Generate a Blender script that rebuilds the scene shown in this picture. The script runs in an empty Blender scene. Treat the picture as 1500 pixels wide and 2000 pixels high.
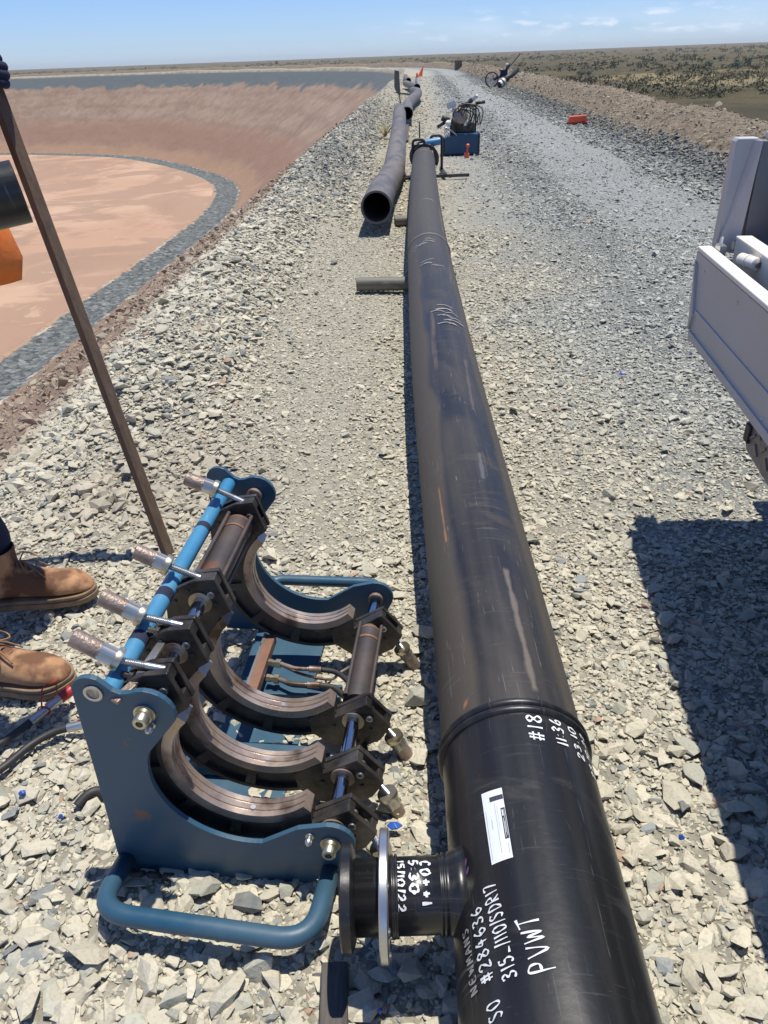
import bpy, bmesh, math, random
import numpy as np
from mathutils import Vector, Matrix
random.seed(7); RNG = np.random.default_rng(11)
S = bpy.context.scene
COL = S.collection
# ------------------------------------------------------------------ camera
F = 1500.; PIT = math.atan(889.4/1500); ROLL = math.radians(2.14); HC = 1.56
f_ = np.array([0, math.cos(PIT), -math.sin(PIT)]); r0 = np.array([1., 0, 0]); u0 = np.array([0, math.sin(PIT), math.cos(PIT)])
r_ = math.cos(ROLL)*r0 - math.sin(ROLL)*u0; u_ = math.sin(ROLL)*r0 + math.cos(ROLL)*u0
CAM = np.array([0, 0, HC])
cd = bpy.data.cameras.new('camera'); cam = bpy.data.objects.new('camera', cd); COL.objects.link(cam)
mw = Matrix.Identity(4)
for i in range(3):
    mw[i][0] = r_[i]; mw[i][1] = u_[i]; mw[i][2] = -f_[i]; mw[i][3] = CAM[i]
cam.matrix_world = mw
cd.sensor_fit = 'VERTICAL'; cd.sensor_height = 36; cd.sensor_width = 27; cd.lens = 27.0
cd.clip_start = .05; cd.clip_end = 30000
S.camera = cam
# ------------------------------------------------------------------ light
SUN = Vector((.14, .12, 1.)).normalized()
elev = math.asin(SUN.z); azim = math.atan2(SUN.x, SUN.y)
W = bpy.data.worlds.new('World'); S.world = W; W.use_nodes = True
nt = W.node_tree; nt.nodes.clear()
def wn(t): return nt.nodes.new(t)
sky = wn('ShaderNodeTexSky'); sky.sky_type = 'NISHITA'; sky.sun_disc = False
sky.sun_elevation = elev; sky.sun_rotation = azim; sky.altitude = 300; sky.air_density = 1.0; sky.dust_density = .0; sky.ozone_density = 3.0
bg = wn('ShaderNodeBackground'); bg.inputs['Strength'].default_value = .100
wo = wn('ShaderNodeOutputWorld')
# small fair-weather clouds low over the horizon, fixed in the sky by direction
tc = wn('ShaderNodeTexCoord'); sep = wn('ShaderNodeSeparateXYZ'); nt.links.new(tc.outputs['Generated'], sep.inputs[0])
def wmath(op, a, b=None, c=None, clamp=False):
    n = wn('ShaderNodeMath'); n.operation = op; n.use_clamp = clamp
    for i, v in enumerate((a, b, c)):
        if v is None: continue
        if isinstance(v, (int, float)): n.inputs[i].default_value = v
        else: nt.links.new(v, n.inputs[i])
    return n.outputs[0]
X_, Y_, Z_ = sep.outputs
comb = wn('ShaderNodeCombineXYZ')
nt.links.new(wmath('MULTIPLY', wmath('ARCTAN2', X_, Y_), 30.), comb.inputs[0])
nt.links.new(wmath('MULTIPLY', Z_, 115.), comb.inputs[1])
nz = wn('ShaderNodeTexNoise'); nz.inputs['Scale'].default_value = .9; nz.inputs['Detail'].default_value = 5; nz.inputs['Roughness'].default_value = .55
nt.links.new(comb.outputs[0], nz.inputs['Vector'])
cl = wmath('MULTIPLY', wmath('SUBTRACT', nz.outputs['Fac'], .51), 5., None, True)
band = wmath('MULTIPLY', wmath('MULTIPLY', wmath('SUBTRACT', Z_, .006), 90., None, True), wmath('MULTIPLY', wmath('SUBTRACT', .044, Z_), 60., None, True))
side = wmath('MULTIPLY', wmath('ADD', wmath('ARCTAN2', X_, Y_), .05), 5., None, True)
cl = wmath('MULTIPLY', wmath('MULTIPLY', cl, band), side)
cl = wmath('MULTIPLY', cl, .62)
# thin veil low on the right
nz2 = wn('ShaderNodeTexNoise'); nz2.inputs['Scale'].default_value = .28; nz2.inputs['Detail'].default_value = 3
nt.links.new(comb.outputs[0], nz2.inputs['Vector'])
veil = wmath('MULTIPLY', wmath('MULTIPLY', wmath('SUBTRACT', nz2.outputs['Fac'], .38), 2., None, True), wmath('MULTIPLY', band, side))
cl = wmath('MAXIMUM', cl, wmath('MULTIPLY', veil, .38))
tn = wn('ShaderNodeMix'); tn.data_type = 'RGBA'; tn.blend_type = 'MULTIPLY'; tn.inputs[0].default_value = 1.; cr = wn('ShaderNodeValToRGB'); cr.color_ramp.elements[0].position = 0.; cr.color_ramp.elements[0].color = (.53, .70, 1.13, 1); cr.color_ramp.elements[1].position = .5; cr.color_ramp.elements[1].color = (.75, .84, 1.05, 1); _e = cr.color_ramp.elements.new(.07); _e.color = (.56, .715, 1.10, 1)
nt.links.new(Z_, cr.inputs[0]); nt.links.new(cr.outputs[0], tn.inputs[7])
nt.links.new(sky.outputs[0], tn.inputs[6])
mx = wn('ShaderNodeMix'); mx.data_type = 'RGBA'
nt.links.new(cl, mx.inputs[0]); nt.links.new(tn.outputs[2], mx.inputs[6]); mx.inputs[7].default_value = (8.2, 8.4, 9.2, 1)
nt.links.new(mx.outputs[2], bg.inputs[0]); nt.links.new(bg.outputs[0], wo.inputs[0])
sd = bpy.data.lights.new('sun', 'SUN'); sd.energy = 4.1; sd.angle = math.radians(.53); sd.color = (1., .945, .845)
so = bpy.data.objects.new('sun', sd); COL.objects.link(so); so.location = (3, 3, 20)
so.rotation_euler = SUN.to_track_quat('Z', 'Y').to_euler()
S.view_settings.view_transform = 'Standard'; S.view_settings.look = 'None'; S.view_settings.gamma = 1; S.view_settings.exposure = 0.36
S.cycles.use_denoising = True
S.cycles.max_bounces = 6; S.cycles.diffuse_bounces = 3; S.cycles.glossy_bounces = 3

# ------------------------------------------------------------------ helpers
def ray(px, py): return f_ + (px-750)/F*r_ + (1000-py)/F*u_
def at(px, py, z=0.):                                  # point of the place at height z seen at a photograph pixel
    d = ray(px, py); return CAM + (z-HC)/d[2]*d
def aty(px, py, y):
    d = ray(px, py); return CAM + d*(y/d[1])
def setp(o, label=None, cat=None, group=None, kind=None):
    if label: o['label'] = label
    if cat: o['category'] = cat
    if group: o['group'] = group
    if kind: o['kind'] = kind
    return o
def thing(name, label, cat, loc=(0, 0, 0), rz=0., group=None, rot=None):
    o = bpy.data.objects.new(name, None); COL.objects.link(o); o.empty_display_size = .1
    o.location = loc; o.rotation_euler = rot if rot else (0, 0, rz)
    return setp(o, label, cat, group)
class MB:
    def __init__(s): s.v = []; s.f = []; s.uv = []
    def add(s, vs, fs, uvs=None):
        b = len(s.v); s.v += [tuple(map(float, v)) for v in vs]; s.f += [tuple(b+i for i in f) for f in fs]
        s.uv += uvs if uvs is not None else [None]*len(fs)
        return s
    def box(s, c, d, rot=None):
        hx, hy, hz = d[0]/2, d[1]/2, d[2]/2
        R = rot if rot is not None else Matrix.Identity(3)
        vs = [tuple(Vector(c) + R @ Vector((x*hx, y*hy, z*hz))) for x in (-1, 1) for y in (-1, 1) for z in (-1, 1)]
        return s.add(vs, [(0, 1, 3, 2), (4, 6, 7, 5), (0, 4, 5, 1), (2, 3, 7, 6), (0, 2, 6, 4), (1, 5, 7, 3)])
    def prism(s, pts, y0, y1, ax='y'):                  # outline in (x,z) extruded along y (or (y,z) along x, (x,y) along z)
        n = len(pts)
        def P(p, t):
            return {'y': (p[0], t, p[1]), 'x': (t, p[0], p[1]), 'z': (p[0], p[1], t)}[ax]
        vs = [P(p, y0) for p in pts] + [P(p, y1) for p in pts]
        fs = [(i, (i+1) % n, n+(i+1) % n, n+i) for i in range(n)]
        fs += [tuple(range(n-1, -1, -1)), tuple(range(n, 2*n))]
        return s.add(vs, fs)
    def tube(s, path, r, seg=16, caps=True, closed=False, radii=None, flat=None):
        path = [Vector(p) for p in path]; n = len(path); rings = []
        up = None; base = len(s.v); L = 0; lens = [0]
        for i in range(1, n): L += (path[i]-path[i-1]).length; lens.append(L)
        for i, p in enumerate(path):
            a = path[i-1] if (i > 0 or closed) else p; b = path[(i+1) % n] if (i < n-1 or closed) else p
            t = (b-a).normalized()
            if up is None:
                up = Vector((0, 0, 1)) if abs(t.z) < .95 else Vector((1, 0, 0))
            x = t.cross(up).normalized(); up = x.cross(t).normalized()
            rr = radii[i] if radii else r
            for k in range(seg):
                an = 2*math.pi*k/seg
                q = p + (x*math.cos(an) + up*math.sin(an)*(flat or 1))*rr
                s.v.append(tuple(q))
        m = n if closed else n-1
        for i in range(m):
            j = (i+1) % n
            for k in range(seg):
                k2 = (k+1) % seg
                s.f.append((base+i*seg+k, base+i*seg+k2, base+j*seg+k2, base+j*seg+k))
                u1 = lens[i]; u2 = lens[j] if j else L
                s.uv.append([(u1, k/seg), (u1, (k+1)/seg), (u2, (k+1)/seg), (u2, k/seg)])
        if caps and not closed:
            s.f.append(tuple(base+k for k in range(seg-1, -1, -1))); s.uv.append(None)
            s.f.append(tuple(base+(n-1)*seg+k for k in range(seg))); s.uv.append(None)
        return s
    def lathe(s, prof, p0, axis, seg=24):               # prof: (distance along axis, radius)
        p0 = Vector(p0); ax = Vector(axis).normalized()
        up = Vector((0, 0, 1)) if abs(ax.z) < .95 else Vector((1, 0, 0))
        x = ax.cross(up).normalized(); y = x.cross(ax).normalized(); base = len(s.v)
        for (t, r) in prof:
            for k in range(seg):
                an = 2*math.pi*k/seg
                s.v.append(tuple(p0 + ax*t + (x*math.cos(an) + y*math.sin(an))*r))
        for i in range(len(prof)-1):
            for k in range(seg):
                k2 = (k+1) % seg
                s.f.append((base+i*seg+k, base+i*seg+k2, base+(i+1)*seg+k2, base+(i+1)*seg+k))
                u1 = prof[i][0]; u2 = prof[i+1][0]
                s.uv.append([(u1, k/seg), (u1, (k+1)/seg), (u2, (k+1)/seg), (u2, k/seg)])
        if prof[0][1] > 1e-5: s.f.append(tuple(base+k for k in range(seg-1, -1, -1))); s.uv.append(None)
        if prof[-1][1] > 1e-5: s.f.append(tuple(base+(len(prof)-1)*seg+k for k in range(seg))); s.uv.append(None)
        return s
    def build(s, name, mat, parent=None, smooth=False, bevel=0., **kw):
        me = bpy.data.meshes.new(name); me.from_pydata(s.v, [], s.f); 
        uvl = me.uv_layers.new(name='UVMap'); k = 0; arr = np.zeros((len(me.loops), 2), dtype=np.float32)
        for fi, fc in enumerate(s.f):
            u = s.uv[fi] if fi < len(s.uv) else None
            if u: arr[k:k+len(fc)] = u
            k += len(fc)
        uvl.data.foreach_set('uv', arr.ravel())
        bm = bmesh.new(); bm.from_mesh(me); bmesh.ops.recalc_face_normals(bm, faces=bm.faces); bm.to_mesh(me); bm.free()
        me.materials.append(mat)
        o = bpy.data.objects.new(name, me); COL.objects.link(o)
        if parent: o.parent = parent
        if bevel:
            b = o.modifiers.new('bevel', 'BEVEL'); b.width = bevel; b.segments = 2; b.limit_method = 'ANGLE'; b.angle_limit = math.radians(40)
        if smooth:
            for p in me.polygons: p.use_smooth = True
            if smooth != 'all':
                try: me.set_sharp_from_angle(angle=math.radians(38))
                except Exception: pass
        setp(o, **kw)
        return o
def smooth_path(pts, n=8, closed=False):
    P = [Vector(p) for p in pts]; out = []; N = len(P)
    rng = range(N) if closed else range(N-1)
    for i in rng:
        if closed: a, b, c, d = P[i-1], P[i], P[(i+1) % N], P[(i+2) % N]
        else: a, b, c, d = P[max(i-1, 0)], P[i], P[i+1], P[min(i+2, N-1)]
        for k in range(n):
            t = k/n
            out.append(.5*((2*b) + (c-a)*t + (2*a-5*b+4*c-d)*t*t + (3*b-a-3*c+d)*t**3))
    if not closed: out.append(P[-1])
    return out
def fillet(pts, r, n=6):                                # rounded polyline corners
    P = [Vector(p) for p in pts]; out = [P[0]]
    for i in range(1, len(P)-1):
        a = (P[i-1]-P[i]); b = (P[i+1]-P[i]); rr = min(r, a.length*.48, b.length*.48)
        p1 = P[i]+a.normalized()*rr; p2 = P[i]+b.normalized()*rr
        for k in range(n+1):
            t = k/n; out.append(p1*(1-t)**2 + P[i]*2*t*(1-t) + p2*t*t)
    out.append(P[-1]); return out
def copy_tree(o, parent=None):
    c = o.copy(); COL.objects.link(c); c.parent = parent
    for ch in list(o.children): copy_tree(ch, c)
    return c
# ---- materials
def mat(name, c1, c2=None, scale=6., rough=.6, metal=0., bump=0., bscale=None, c3=None, s3=1.5, t3=.6, spec=None, coord='Object', stretch=None, rvar=0., detail=6., blend=.5, bdist=.01):
    m = bpy.data.materials.new(name); m.use_nodes = True; t = m.node_tree; N = t.nodes; Lk = t.links
    b = N['Principled BSDF']; b.inputs['Roughness'].default_value = rough; b.inputs['Metallic'].default_value = metal
    if spec is not None: b.inputs['Specular IOR Level'].default_value = spec
    tcn = N.new('ShaderNodeTexCoord')
    if coord == 'Position':
        g = N.new('ShaderNodeNewGeometry'); src = g.outputs['Position']
    else: src = tcn.outputs[coord]
    if stretch:
        mp = N.new('ShaderNodeMapping'); mp.inputs['Scale'].default_value = stretch; Lk.new(src, mp.inputs[0]); src = mp.outputs[0]
    b.inputs['Base Color'].default_value = (*c1, 1)
    col = None
    if c2:
        n = N.new('ShaderNodeTexNoise'); n.inputs['Scale'].default_value = scale; n.inputs['Detail'].default_value = detail; n.inputs['Roughness'].default_value = .62
        Lk.new(src, n.inputs['Vector'])
        r = N.new('ShaderNodeValToRGB'); r.color_ramp.elements[0].position = max(0, blend-.18); r.color_ramp.elements[1].position = min(1, blend+.18)
        r.color_ramp.elements[0].color = (*c1, 1); r.color_ramp.elements[1].color = (*c2, 1)
        Lk.new(n.outputs['Fac'], r.inputs[0]); col = r.outputs[0]
        if rvar:
            mr = N.new('ShaderNodeMapRange'); mr.inputs[1].default_value = .35; mr.inputs[2].default_value = .65
            mr.inputs[3].default_value = rough-rvar; mr.inputs[4].default_value = rough+rvar
            Lk.new(n.outputs['Fac'], mr.inputs[0]); Lk.new(mr.outputs[0], b.inputs['Roughness'])
    if c3:
        n3 = N.new('ShaderNodeTexNoise'); n3.inputs['Scale'].default_value = s3; n3.inputs['Detail'].default_value = 4
        Lk.new(src, n3.inputs['Vector'])
        r3 = N.new('ShaderNodeValToRGB'); r3.color_ramp.elements[0].position = t3; r3.color_ramp.elements[1].position = min(1, t3+.08)
        Lk.new(n3.outputs['Fac'], r3.inputs[0])
        mx = N.new('ShaderNodeMix'); mx.data_type = 'RGBA'; Lk.new(r3.outputs[0], mx.inputs[0]); Lk.new(col, mx.inputs[6]); mx.inputs[7].default_value = (*c3, 1)
        col = mx.outputs[2]
    if col: Lk.new(col, b.inputs['Base Color'])
    if bump:
        nb = N.new('ShaderNodeTexNoise'); nb.inputs['Scale'].default_value = bscale or scale*4; nb.inputs['Detail'].default_value = 8
        Lk.new(src, nb.inputs['Vector'])
        bp = N.new('ShaderNodeBump'); bp.inputs['Strength'].default_value = bump; bp.inputs['Distance'].default_value = bdist
        Lk.new(nb.outputs['Fac'], bp.inputs['Height']); Lk.new(bp.outputs[0], b.inputs['Normal'])
    return m
M = {}
M['blue'] = mat('blue_paint', (.020, .075, .130), (.050, .105, .150), 4, .45, bump=.25, bscale=45, c3=(.19, .10, .06), s3=13, t3=.69, bdist=.002, rvar=.1)
M['blue_top'] = mat('bright_blue_paint', (.035, .19, .36), (.08, .26, .42), 6, .4, bump=.08, bscale=60, bdist=.002, c3=(.03, .07, .12), s3=9, t3=.68)
M['black_metal'] = mat('black_cast_metal', (.014, .014, .014), (.095, .083, .070), 9, .5, .2, bump=.35, bscale=70, c3=(.12, .085, .06), s3=16, t3=.66, bdist=.003)
M['black_edge'] = mat('worn_black_metal', (.022, .021, .021), (.12, .108, .095), 12, .42, .5, bump=.4, bscale=80, bdist=.003)
M['bronze'] = mat('brown_bronze', (.36, .27, .21), (.56, .46, .38), 9, .33, .62, bump=.2, bscale=50, c3=(.17, .11, .08), s3=7, t3=.55, bdist=.002, rvar=.1)
M['chrome'] = mat('chrome_rod', (.45, .46, .48), (.6, .6, .62), 8, .14, 1.0)
M['steel'] = mat('galvanised_steel', (.5, .5, .5), (.62, .62, .60), 12, .34, .9, bump=.08, bscale=40, bdist=.002)
M['zinc'] = mat('zinc_bolt', (.50, .44, .30), (.6, .56, .45), 20, .35, .9)
M['knurl'] = mat('knurled_brown_steel', (.22, .165, .13), (.38, .30, .25), 20, .45, .5, bump=.6, bscale=150, c3=(.16, .09, .05), s3=15, t3=.63, bdist=.004)
M['rust'] = mat('rusty_cylinder_steel', (.085, .075, .07), (.16, .12, .10), 9, .45, .5, bump=.25, bscale=60, c3=(.22, .10, .05), s3=8, t3=.62, bdist=.002)
M['rustcap'] = mat('rust_red_collar', (.20, .11, .075), (.28, .15, .10), 12, .5, .3, bump=.3, bscale=80, bdist=.002)
M['rubber'] = mat('black_rubber', (.018, .018, .02), (.05, .047, .043), 12, .55, bump=.2, bscale=60, bdist=.002)
M['red'] = mat('red_plastic', (.55, .03, .025), (.42, .03, .03), 8, .45)
M['orange_plastic'] = mat('orange_plastic', (.85, .13, .04), (.75, .12, .05), 5, .5)
M['white'] = mat('white_plastic', (.75, .75, .74), (.66, .66, .65), 5, .5)
M['ink'] = mat('white_marker', (.78, .80, .82), (.6, .62, .64), 60, .6)
M['inkfade'] = mat('faded_marker', (.34, .33, .33), (.22, .21, .20), 90, .7)
M['purple'] = mat('purple_marker', (.16, .06, .32), (.12, .05, .22), 40, .6)
M['paper'] = mat('white_label_paper', (.72, .76, .80), (.66, .70, .75), 8, .45)
M['print'] = mat('black_label_print', (.035, .04, .05), (.06, .06, .07), 30, .5)
M['greyprint'] = mat('grey_label_print', (.42, .45, .49), (.5, .52, .56), 50, .6)
M['alu'] = mat('tray_aluminium', (.46, .455, .45), (.53, .52, .51), 2.5, .42, .25, bump=.25, bscale=5, bdist=.002, rvar=.08)
M['alu_top'] = mat('tray_sunlit_edge', (.76, .71, .61), (.80, .76, .68), 4, .5, .0, bump=.08, bscale=30, bdist=.002, c3=(.4, .28, .16), s3=6, t3=.68)  # lit upper edges of the tray: sunlight put into a paler colour
M['wood'] = mat('weathered_timber', (.10, .065, .042), (.17, .115, .075), 10, .8, bump=.5, bscale=40, stretch=(6, 6, .7), bdist=.003)
M['sleeper'] = mat('grey_timber', (.055, .048, .042), (.13, .115, .10), 12, .85, bump=.7, bscale=30, stretch=(6, .5, 6), bdist=.004)
M['teal'] = mat('teal_canvas', (.02, .22, .19), (.03, .28, .24), 6, .7)
M['boot'] = mat('tan_nubuck', (.36, .17, .075), (.52, .31, .17), 8, .85, bump=.8, bscale=45, c3=(.15, .07, .035), s3=7, t3=.53, bdist=.002)
M['sole'] = mat('boot_sole', (.30, .21, .13), (.16, .10, .06), 14, .8, bump=.3, bscale=50, bdist=.002)
M['lace'] = mat('boot_lace', (.33, .18, .09), (.22, .12, .06), 60, .8)
M['navy'] = mat('navy_cloth', (.012, .016, .04), (.022, .028, .06), 20, .9, bump=.3, bscale=90, bdist=.002)
M['hivis'] = mat('orange_cloth', (.95, .24, .04), (.88, .20, .03), 12, .8, bump=.3, bscale=60, bdist=.003)
M['skin'] = mat('skin', (.42, .23, .15), (.36, .18, .11), 9, .55)
M['hair'] = mat('brown_hair', (.05, .03, .02), (.08, .05, .03), 30, .7)
M['straw'] = mat('straw_hat', (.42, .33, .19), (.5, .4, .25), 20, .85)
M['red_dark'] = mat('maroon_strap', (.22, .015, .015), (.15, .01, .012), 20, .8)
M['bluebit'] = mat('blue_plastic_scrap', (.02, .09, .42), (.03, .12, .5), 10, .4)
M['drum'] = mat('brown_steel', (.13, .095, .08), (.17, .12, .10), 6, .7)
# dusty black polyethylene pipe (uv: x along in metres, y round)
def pipe_mat(name, base, dust, dustlev, rough, streak=(.30, .19, .12), strlev=.64, sided=False):
    m = bpy.data.materials.new(name); m.use_nodes = True; t = m.node_tree; N = t.nodes; Lk = t.links
    b = N['Principled BSDF']; uv = N.new('ShaderNodeUVMap'); uv.uv_map = 'UVMap'
    def noise(sx, sy, sc, det=5, dist=0):
        mp = N.new('ShaderNodeMapping'); mp.inputs['Scale'].default_value = (sx, sy, 1); Lk.new(uv.outputs[0], mp.inputs[0])
        n = N.new('ShaderNodeTexNoise'); n.inputs['Scale'].default_value = sc; n.inputs['Detail'].default_value = det; n.inputs['Distortion'].default_value = dist
        Lk.new(mp.outputs[0], n.inputs['Vector']); return n.outputs['Fac']
    def ramp(v, a, c):
        r = N.new('ShaderNodeMapRange'); r.inputs[1].default_value = a; r.inputs[2].default_value = c; Lk.new(v, r.inputs[0]); return r.outputs[0]
    def mixmax(a, c2):
        q = N.new('ShaderNodeMath'); q.operation = 'MAXIMUM'; Lk.new(a, q.inputs[0]); q2 = N.new('ShaderNodeMath'); q2.operation = 'MULTIPLY'; q2.inputs[1].default_value = .7; Lk.new(c2, q2.inputs[0]); Lk.new(q2.outputs[0], q.inputs[1]); return q.outputs[0]
    def mixc(fac, a, c, k=1.):
        if k != 1.:
            q = N.new('ShaderNodeMath'); q.operation = 'MULTIPLY'; q.inputs[1].default_value = k; Lk.new(fac, q.inputs[0]); fac = q.outputs[0]
        x = N.new('ShaderNodeMix'); x.data_type = 'RGBA'; Lk.new(fac, x.inputs[0])
        for i, w in ((6, a), (7, c)):
            if isinstance(w, tuple): x.inputs[i].default_value = (*w, 1)
            else: Lk.new(w, x.inputs[i])
        return x.outputs[2]
    d1 = mixmax(ramp(noise(1.2, 3, 1.6, 7, .6), dustlev, dustlev+.3), ramp(noise(5, 1.6, 1.5, 9, 1.2), .56, .66))          # patches of dust
    sq = N.new('ShaderNodeSeparateXYZ'); Lk.new(uv.outputs[0], sq.inputs[0])
    def mth(op, a, c2=None):
        q = N.new('ShaderNodeMath'); q.operation = op
        for i, w in enumerate((a, c2)):
            if w is None: continue
            if isinstance(w, (int, float)): q.inputs[i].default_value = w
            else: Lk.new(w, q.inputs[i])
        return q.outputs[0]
    if sided:
        sv = mth('ABSOLUTE', mth('SUBTRACT', sq.outputs[1], .235)); sv = mth('ADD', sv, mth('MULTIPLY', mth('SUBTRACT', noise(1.5, 4, 1, 5), .5), .10))
        d1 = mth('MAXIMUM', mth('MULTIPLY', d1, .55), mth('MULTIPLY', ramp(sv, .085, .115), .9)); d1 = mth('MAXIMUM', d1, mth('MULTIPLY', ramp(sq.outputs[0], 2.2, 5.5), .75))
    d2 = ramp(noise(.5, 26, 1, 5), .45, .75)                           # streaks along the pipe
    d3 = ramp(noise(90, 3, 1, 3), .60, .68)                           # rings round the pipe
    d3m = ramp(noise(1.1, 2.6, 1.3, 3), .5, .6)
    sc1 = mixmax(ramp(noise(7, 160, 1, 2, 1.2), .68, .71), ramp(noise(170, 9, 1, 2, 2.), .69, .72))                      # scratches
    rs = ramp(noise(.55, 9, 1.15, 5, .2), strlev, strlev+.06)          # rust coloured scuffs
    c = mixc(d1, base, dust); c = mixc(d2, c, dust, .45)
    mm = N.new('ShaderNodeMath'); mm.operation = 'MULTIPLY'; Lk.new(d3, mm.inputs[0]); Lk.new(d3m, mm.inputs[1])
    c = mixc(mm.outputs[0], c, (.13, .125, .12), .45); c = mixc(sc1, c, (.19, .18, .17), .5 if sided else .22); c = mixc(rs, c, streak, .35)
    Lk.new(c, b.inputs['Base Color'])
    rr = N.new('ShaderNodeMapRange'); rr.inputs[3].default_value = rough; rr.inputs[4].default_value = min(1, rough+.3); Lk.new(d1, rr.inputs[0]); Lk.new(rr.outputs[0], b.inputs['Roughness'])
    bp = N.new('ShaderNodeBump'); bp.inputs['Strength'].default_value = .25; bp.inputs['Distance'].default_value = .002
    Lk.new(noise(40, 30, 1, 6), bp.inputs['Height']); Lk.new(bp.outputs[0], b.inputs['Normal'])
    return m
M['pe'] = pipe_mat('dusty_black_pipe', (.016, .0155, .016), (.075, .063, .049), .40, .42, sided=True)
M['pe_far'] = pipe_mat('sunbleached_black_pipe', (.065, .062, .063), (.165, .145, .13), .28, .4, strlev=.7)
M['tee'] = pipe_mat('clean_black_fitting', (.012, .0125, .0135), (.05, .046, .042), .52, .32, strlev=.8)
M['roller'] = pipe_mat('grey_green_pipe', (.10, .10, .08), (.19, .18, .14), .35, .45, strlev=.8)

# ------------------------------------------------------------------ terrain: a ring embankment round an excavated pit
EP = [(-1.75, -8), (-1.75, 0), (-1.72, 4), (-1.62, 7.5), (-1.35, 13), (-.96, 19), (-.36, 30), (.55, 46), (1.7, 64), (3.0, 83), (3.75, 99), (2.9, 116), (-.2, 133), (-7, 150), (-19, 171), (-34, 190), (-54, 203.5), (-80, 214), (-115, 219), (-160, 211), (-200, 190), (-226, 150), (-236, 90), (-230, 30), (-208, -20), (-165, -60), (-110, -80), (-55, -80), (-18, -62), (-4, -32)]
_p = np.array([[v.x, v.y] for v in smooth_path([(a, b, 0) for a, b in EP], 60, True)])
_seg = np.hypot(*np.diff(np.vstack([_p, _p[:1]]), axis=0).T); _cum = np.concatenate([[0], np.cumsum(_seg)]); PERI = _cum[-1]
# uniform dense table, smoothed a little
_t = np.linspace(0, PERI, 16001)[:-1]; _pp = np.vstack([_p, _p[:1]])
TX = np.interp(_t, _cum, _pp[:, 0]); TY = np.interp(_t, _cum, _pp[:, 1])
_k = np.ones(121)/121
def csm(a): return np.convolve(np.concatenate([a[-60:], a, a[:60]]), _k, 'valid')
TX = csm(TX); TY = csm(TY)
_dx = np.gradient(np.concatenate([TX[-1:], TX, TX[:1]]))[1:-1]; _dy = np.gradient(np.concatenate([TY[-1:], TY, TY[:1]]))[1:-1]
_l = np.hypot(_dx, _dy); TNX, TNY = _dy/_l, -_dx/_l               # outward normal (to the right going +y)
def on_ring(s, d):
    s = np.mod(s, PERI); tt = np.concatenate([_t, [PERI]])
    g = lambda a: np.interp(s, tt, np.concatenate([a, a[:1]]))
    return g(TX)+g(TNX)*d, g(TY)+g(TNY)*d
S0 = 8.0                                                             # arc length where y = 0
_perm = RNG.permutation(1024)
_grad = RNG.random((1024,))
def vnoise(x, y):
    xi = np.floor(x).astype(int); yi = np.floor(y).astype(int); fx = x-xi; fy = y-yi
    fx = fx*fx*(3-2*fx); fy = fy*fy*(3-2*fy)
    h = lambda a, b: _grad[_perm[(a+_perm[b & 1023]) & 1023]]
    return (h(xi, yi)*(1-fx)+h(xi+1, yi)*fx)*(1-fy) + (h(xi, yi+1)*(1-fx)+h(xi+1, yi+1)*fx)*fy
def fbm(x, y, o=4, g=.5):
    a = 1; t = 0; w = 0
    for i in range(o): t = t+a*vnoise(x*2**i+17*i, y*2**i+5*i); w += a; a *= g
    return t/w-.5
WS = 21.; DEP = 14.44; FB = 6.0
def sstep(a, b, x): t = np.clip((x-a)/(b-a), 0, 1); return t*t*(3-2*t)
def height(s, d):
    x, y = on_ring(s, d); sl = DEP/WS
    z = -sl*.30*np.logaddexp(0, -(d-.05)/.30)                        # inner slope with rounded lip
    z = np.maximum(z, -DEP)
    ins = sstep(-.5, -3, d)*sstep(-21, -19.5, d)
    z = z + ins*(fbm(x*.35, y*.35, 4)*.38 + fbm(x*1.3, y*1.3, 3)*.13)
    # left windrow of loose rock
    mound = np.exp(-((d-.50)/.42)**2)*(.17+.30*np.clip(vnoise(x*0+3.3, y*.19)-.25, 0, 1)+.08*fbm(x*2.5, y*2.5, 3)+.22*sstep(8, 13, y)*sstep(45, 26, y))*sstep(2.9, 4.2, y)
    z = z + mound
    road = sstep(-.5, .6, d)*sstep(7.5, 5.5, d)
    z = z + road*(fbm(x*.9, y*.9, 3)*.045 + fbm(x*4, y*4, 2)*.016)
    z = z - .025*np.exp(-((d-4.7)/.35)**2)*sstep(3, 8, y) + .03*np.exp(-((d-3.7)/.3)**2)*sstep(5, 12, y)
    # berm
    hb = .47+.10*sstep(14, 34, y)+.30*fbm(x*.33+9, y*.33, 3)
    e = d-FB
    up = np.where(e < 1.15, sstep(0, 1.15, e)**.85, 1-0*e)
    bz = hb*up + (np.abs(fbm(x*1.7, y*1.7, 4))*.26+fbm(x*5, y*5, 2)*.07)*sstep(0.05, .5, e)*sstep(3.0, 1.2, e)
    z = z + np.where(e > 0, bz, 0)
    out = np.clip(e-1.45, 0, None)
    z = z - np.minimum(.55*.3*np.logaddexp(0, (out-.2)/.3)*(out > 0)-.55*.3*np.log(2)*0, 1e9)*sstep(0, .3, out)
    z = np.where(e > 1.45, np.maximum(z, -5.2), z)
    return x, y, z
def lin(a, b, st): return list(np.arange(a, b-1e-9, st))
ss = lin(-6, 0, .4)+lin(0, 8, .2)+lin(8, 22, .05)+lin(22, 40, .1)+lin(40, 70, .2)+lin(70, 130, .4)+lin(130, 330, .6)+lin(330, PERI-6, 4)
ss = np.array(ss); ss = ss
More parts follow.
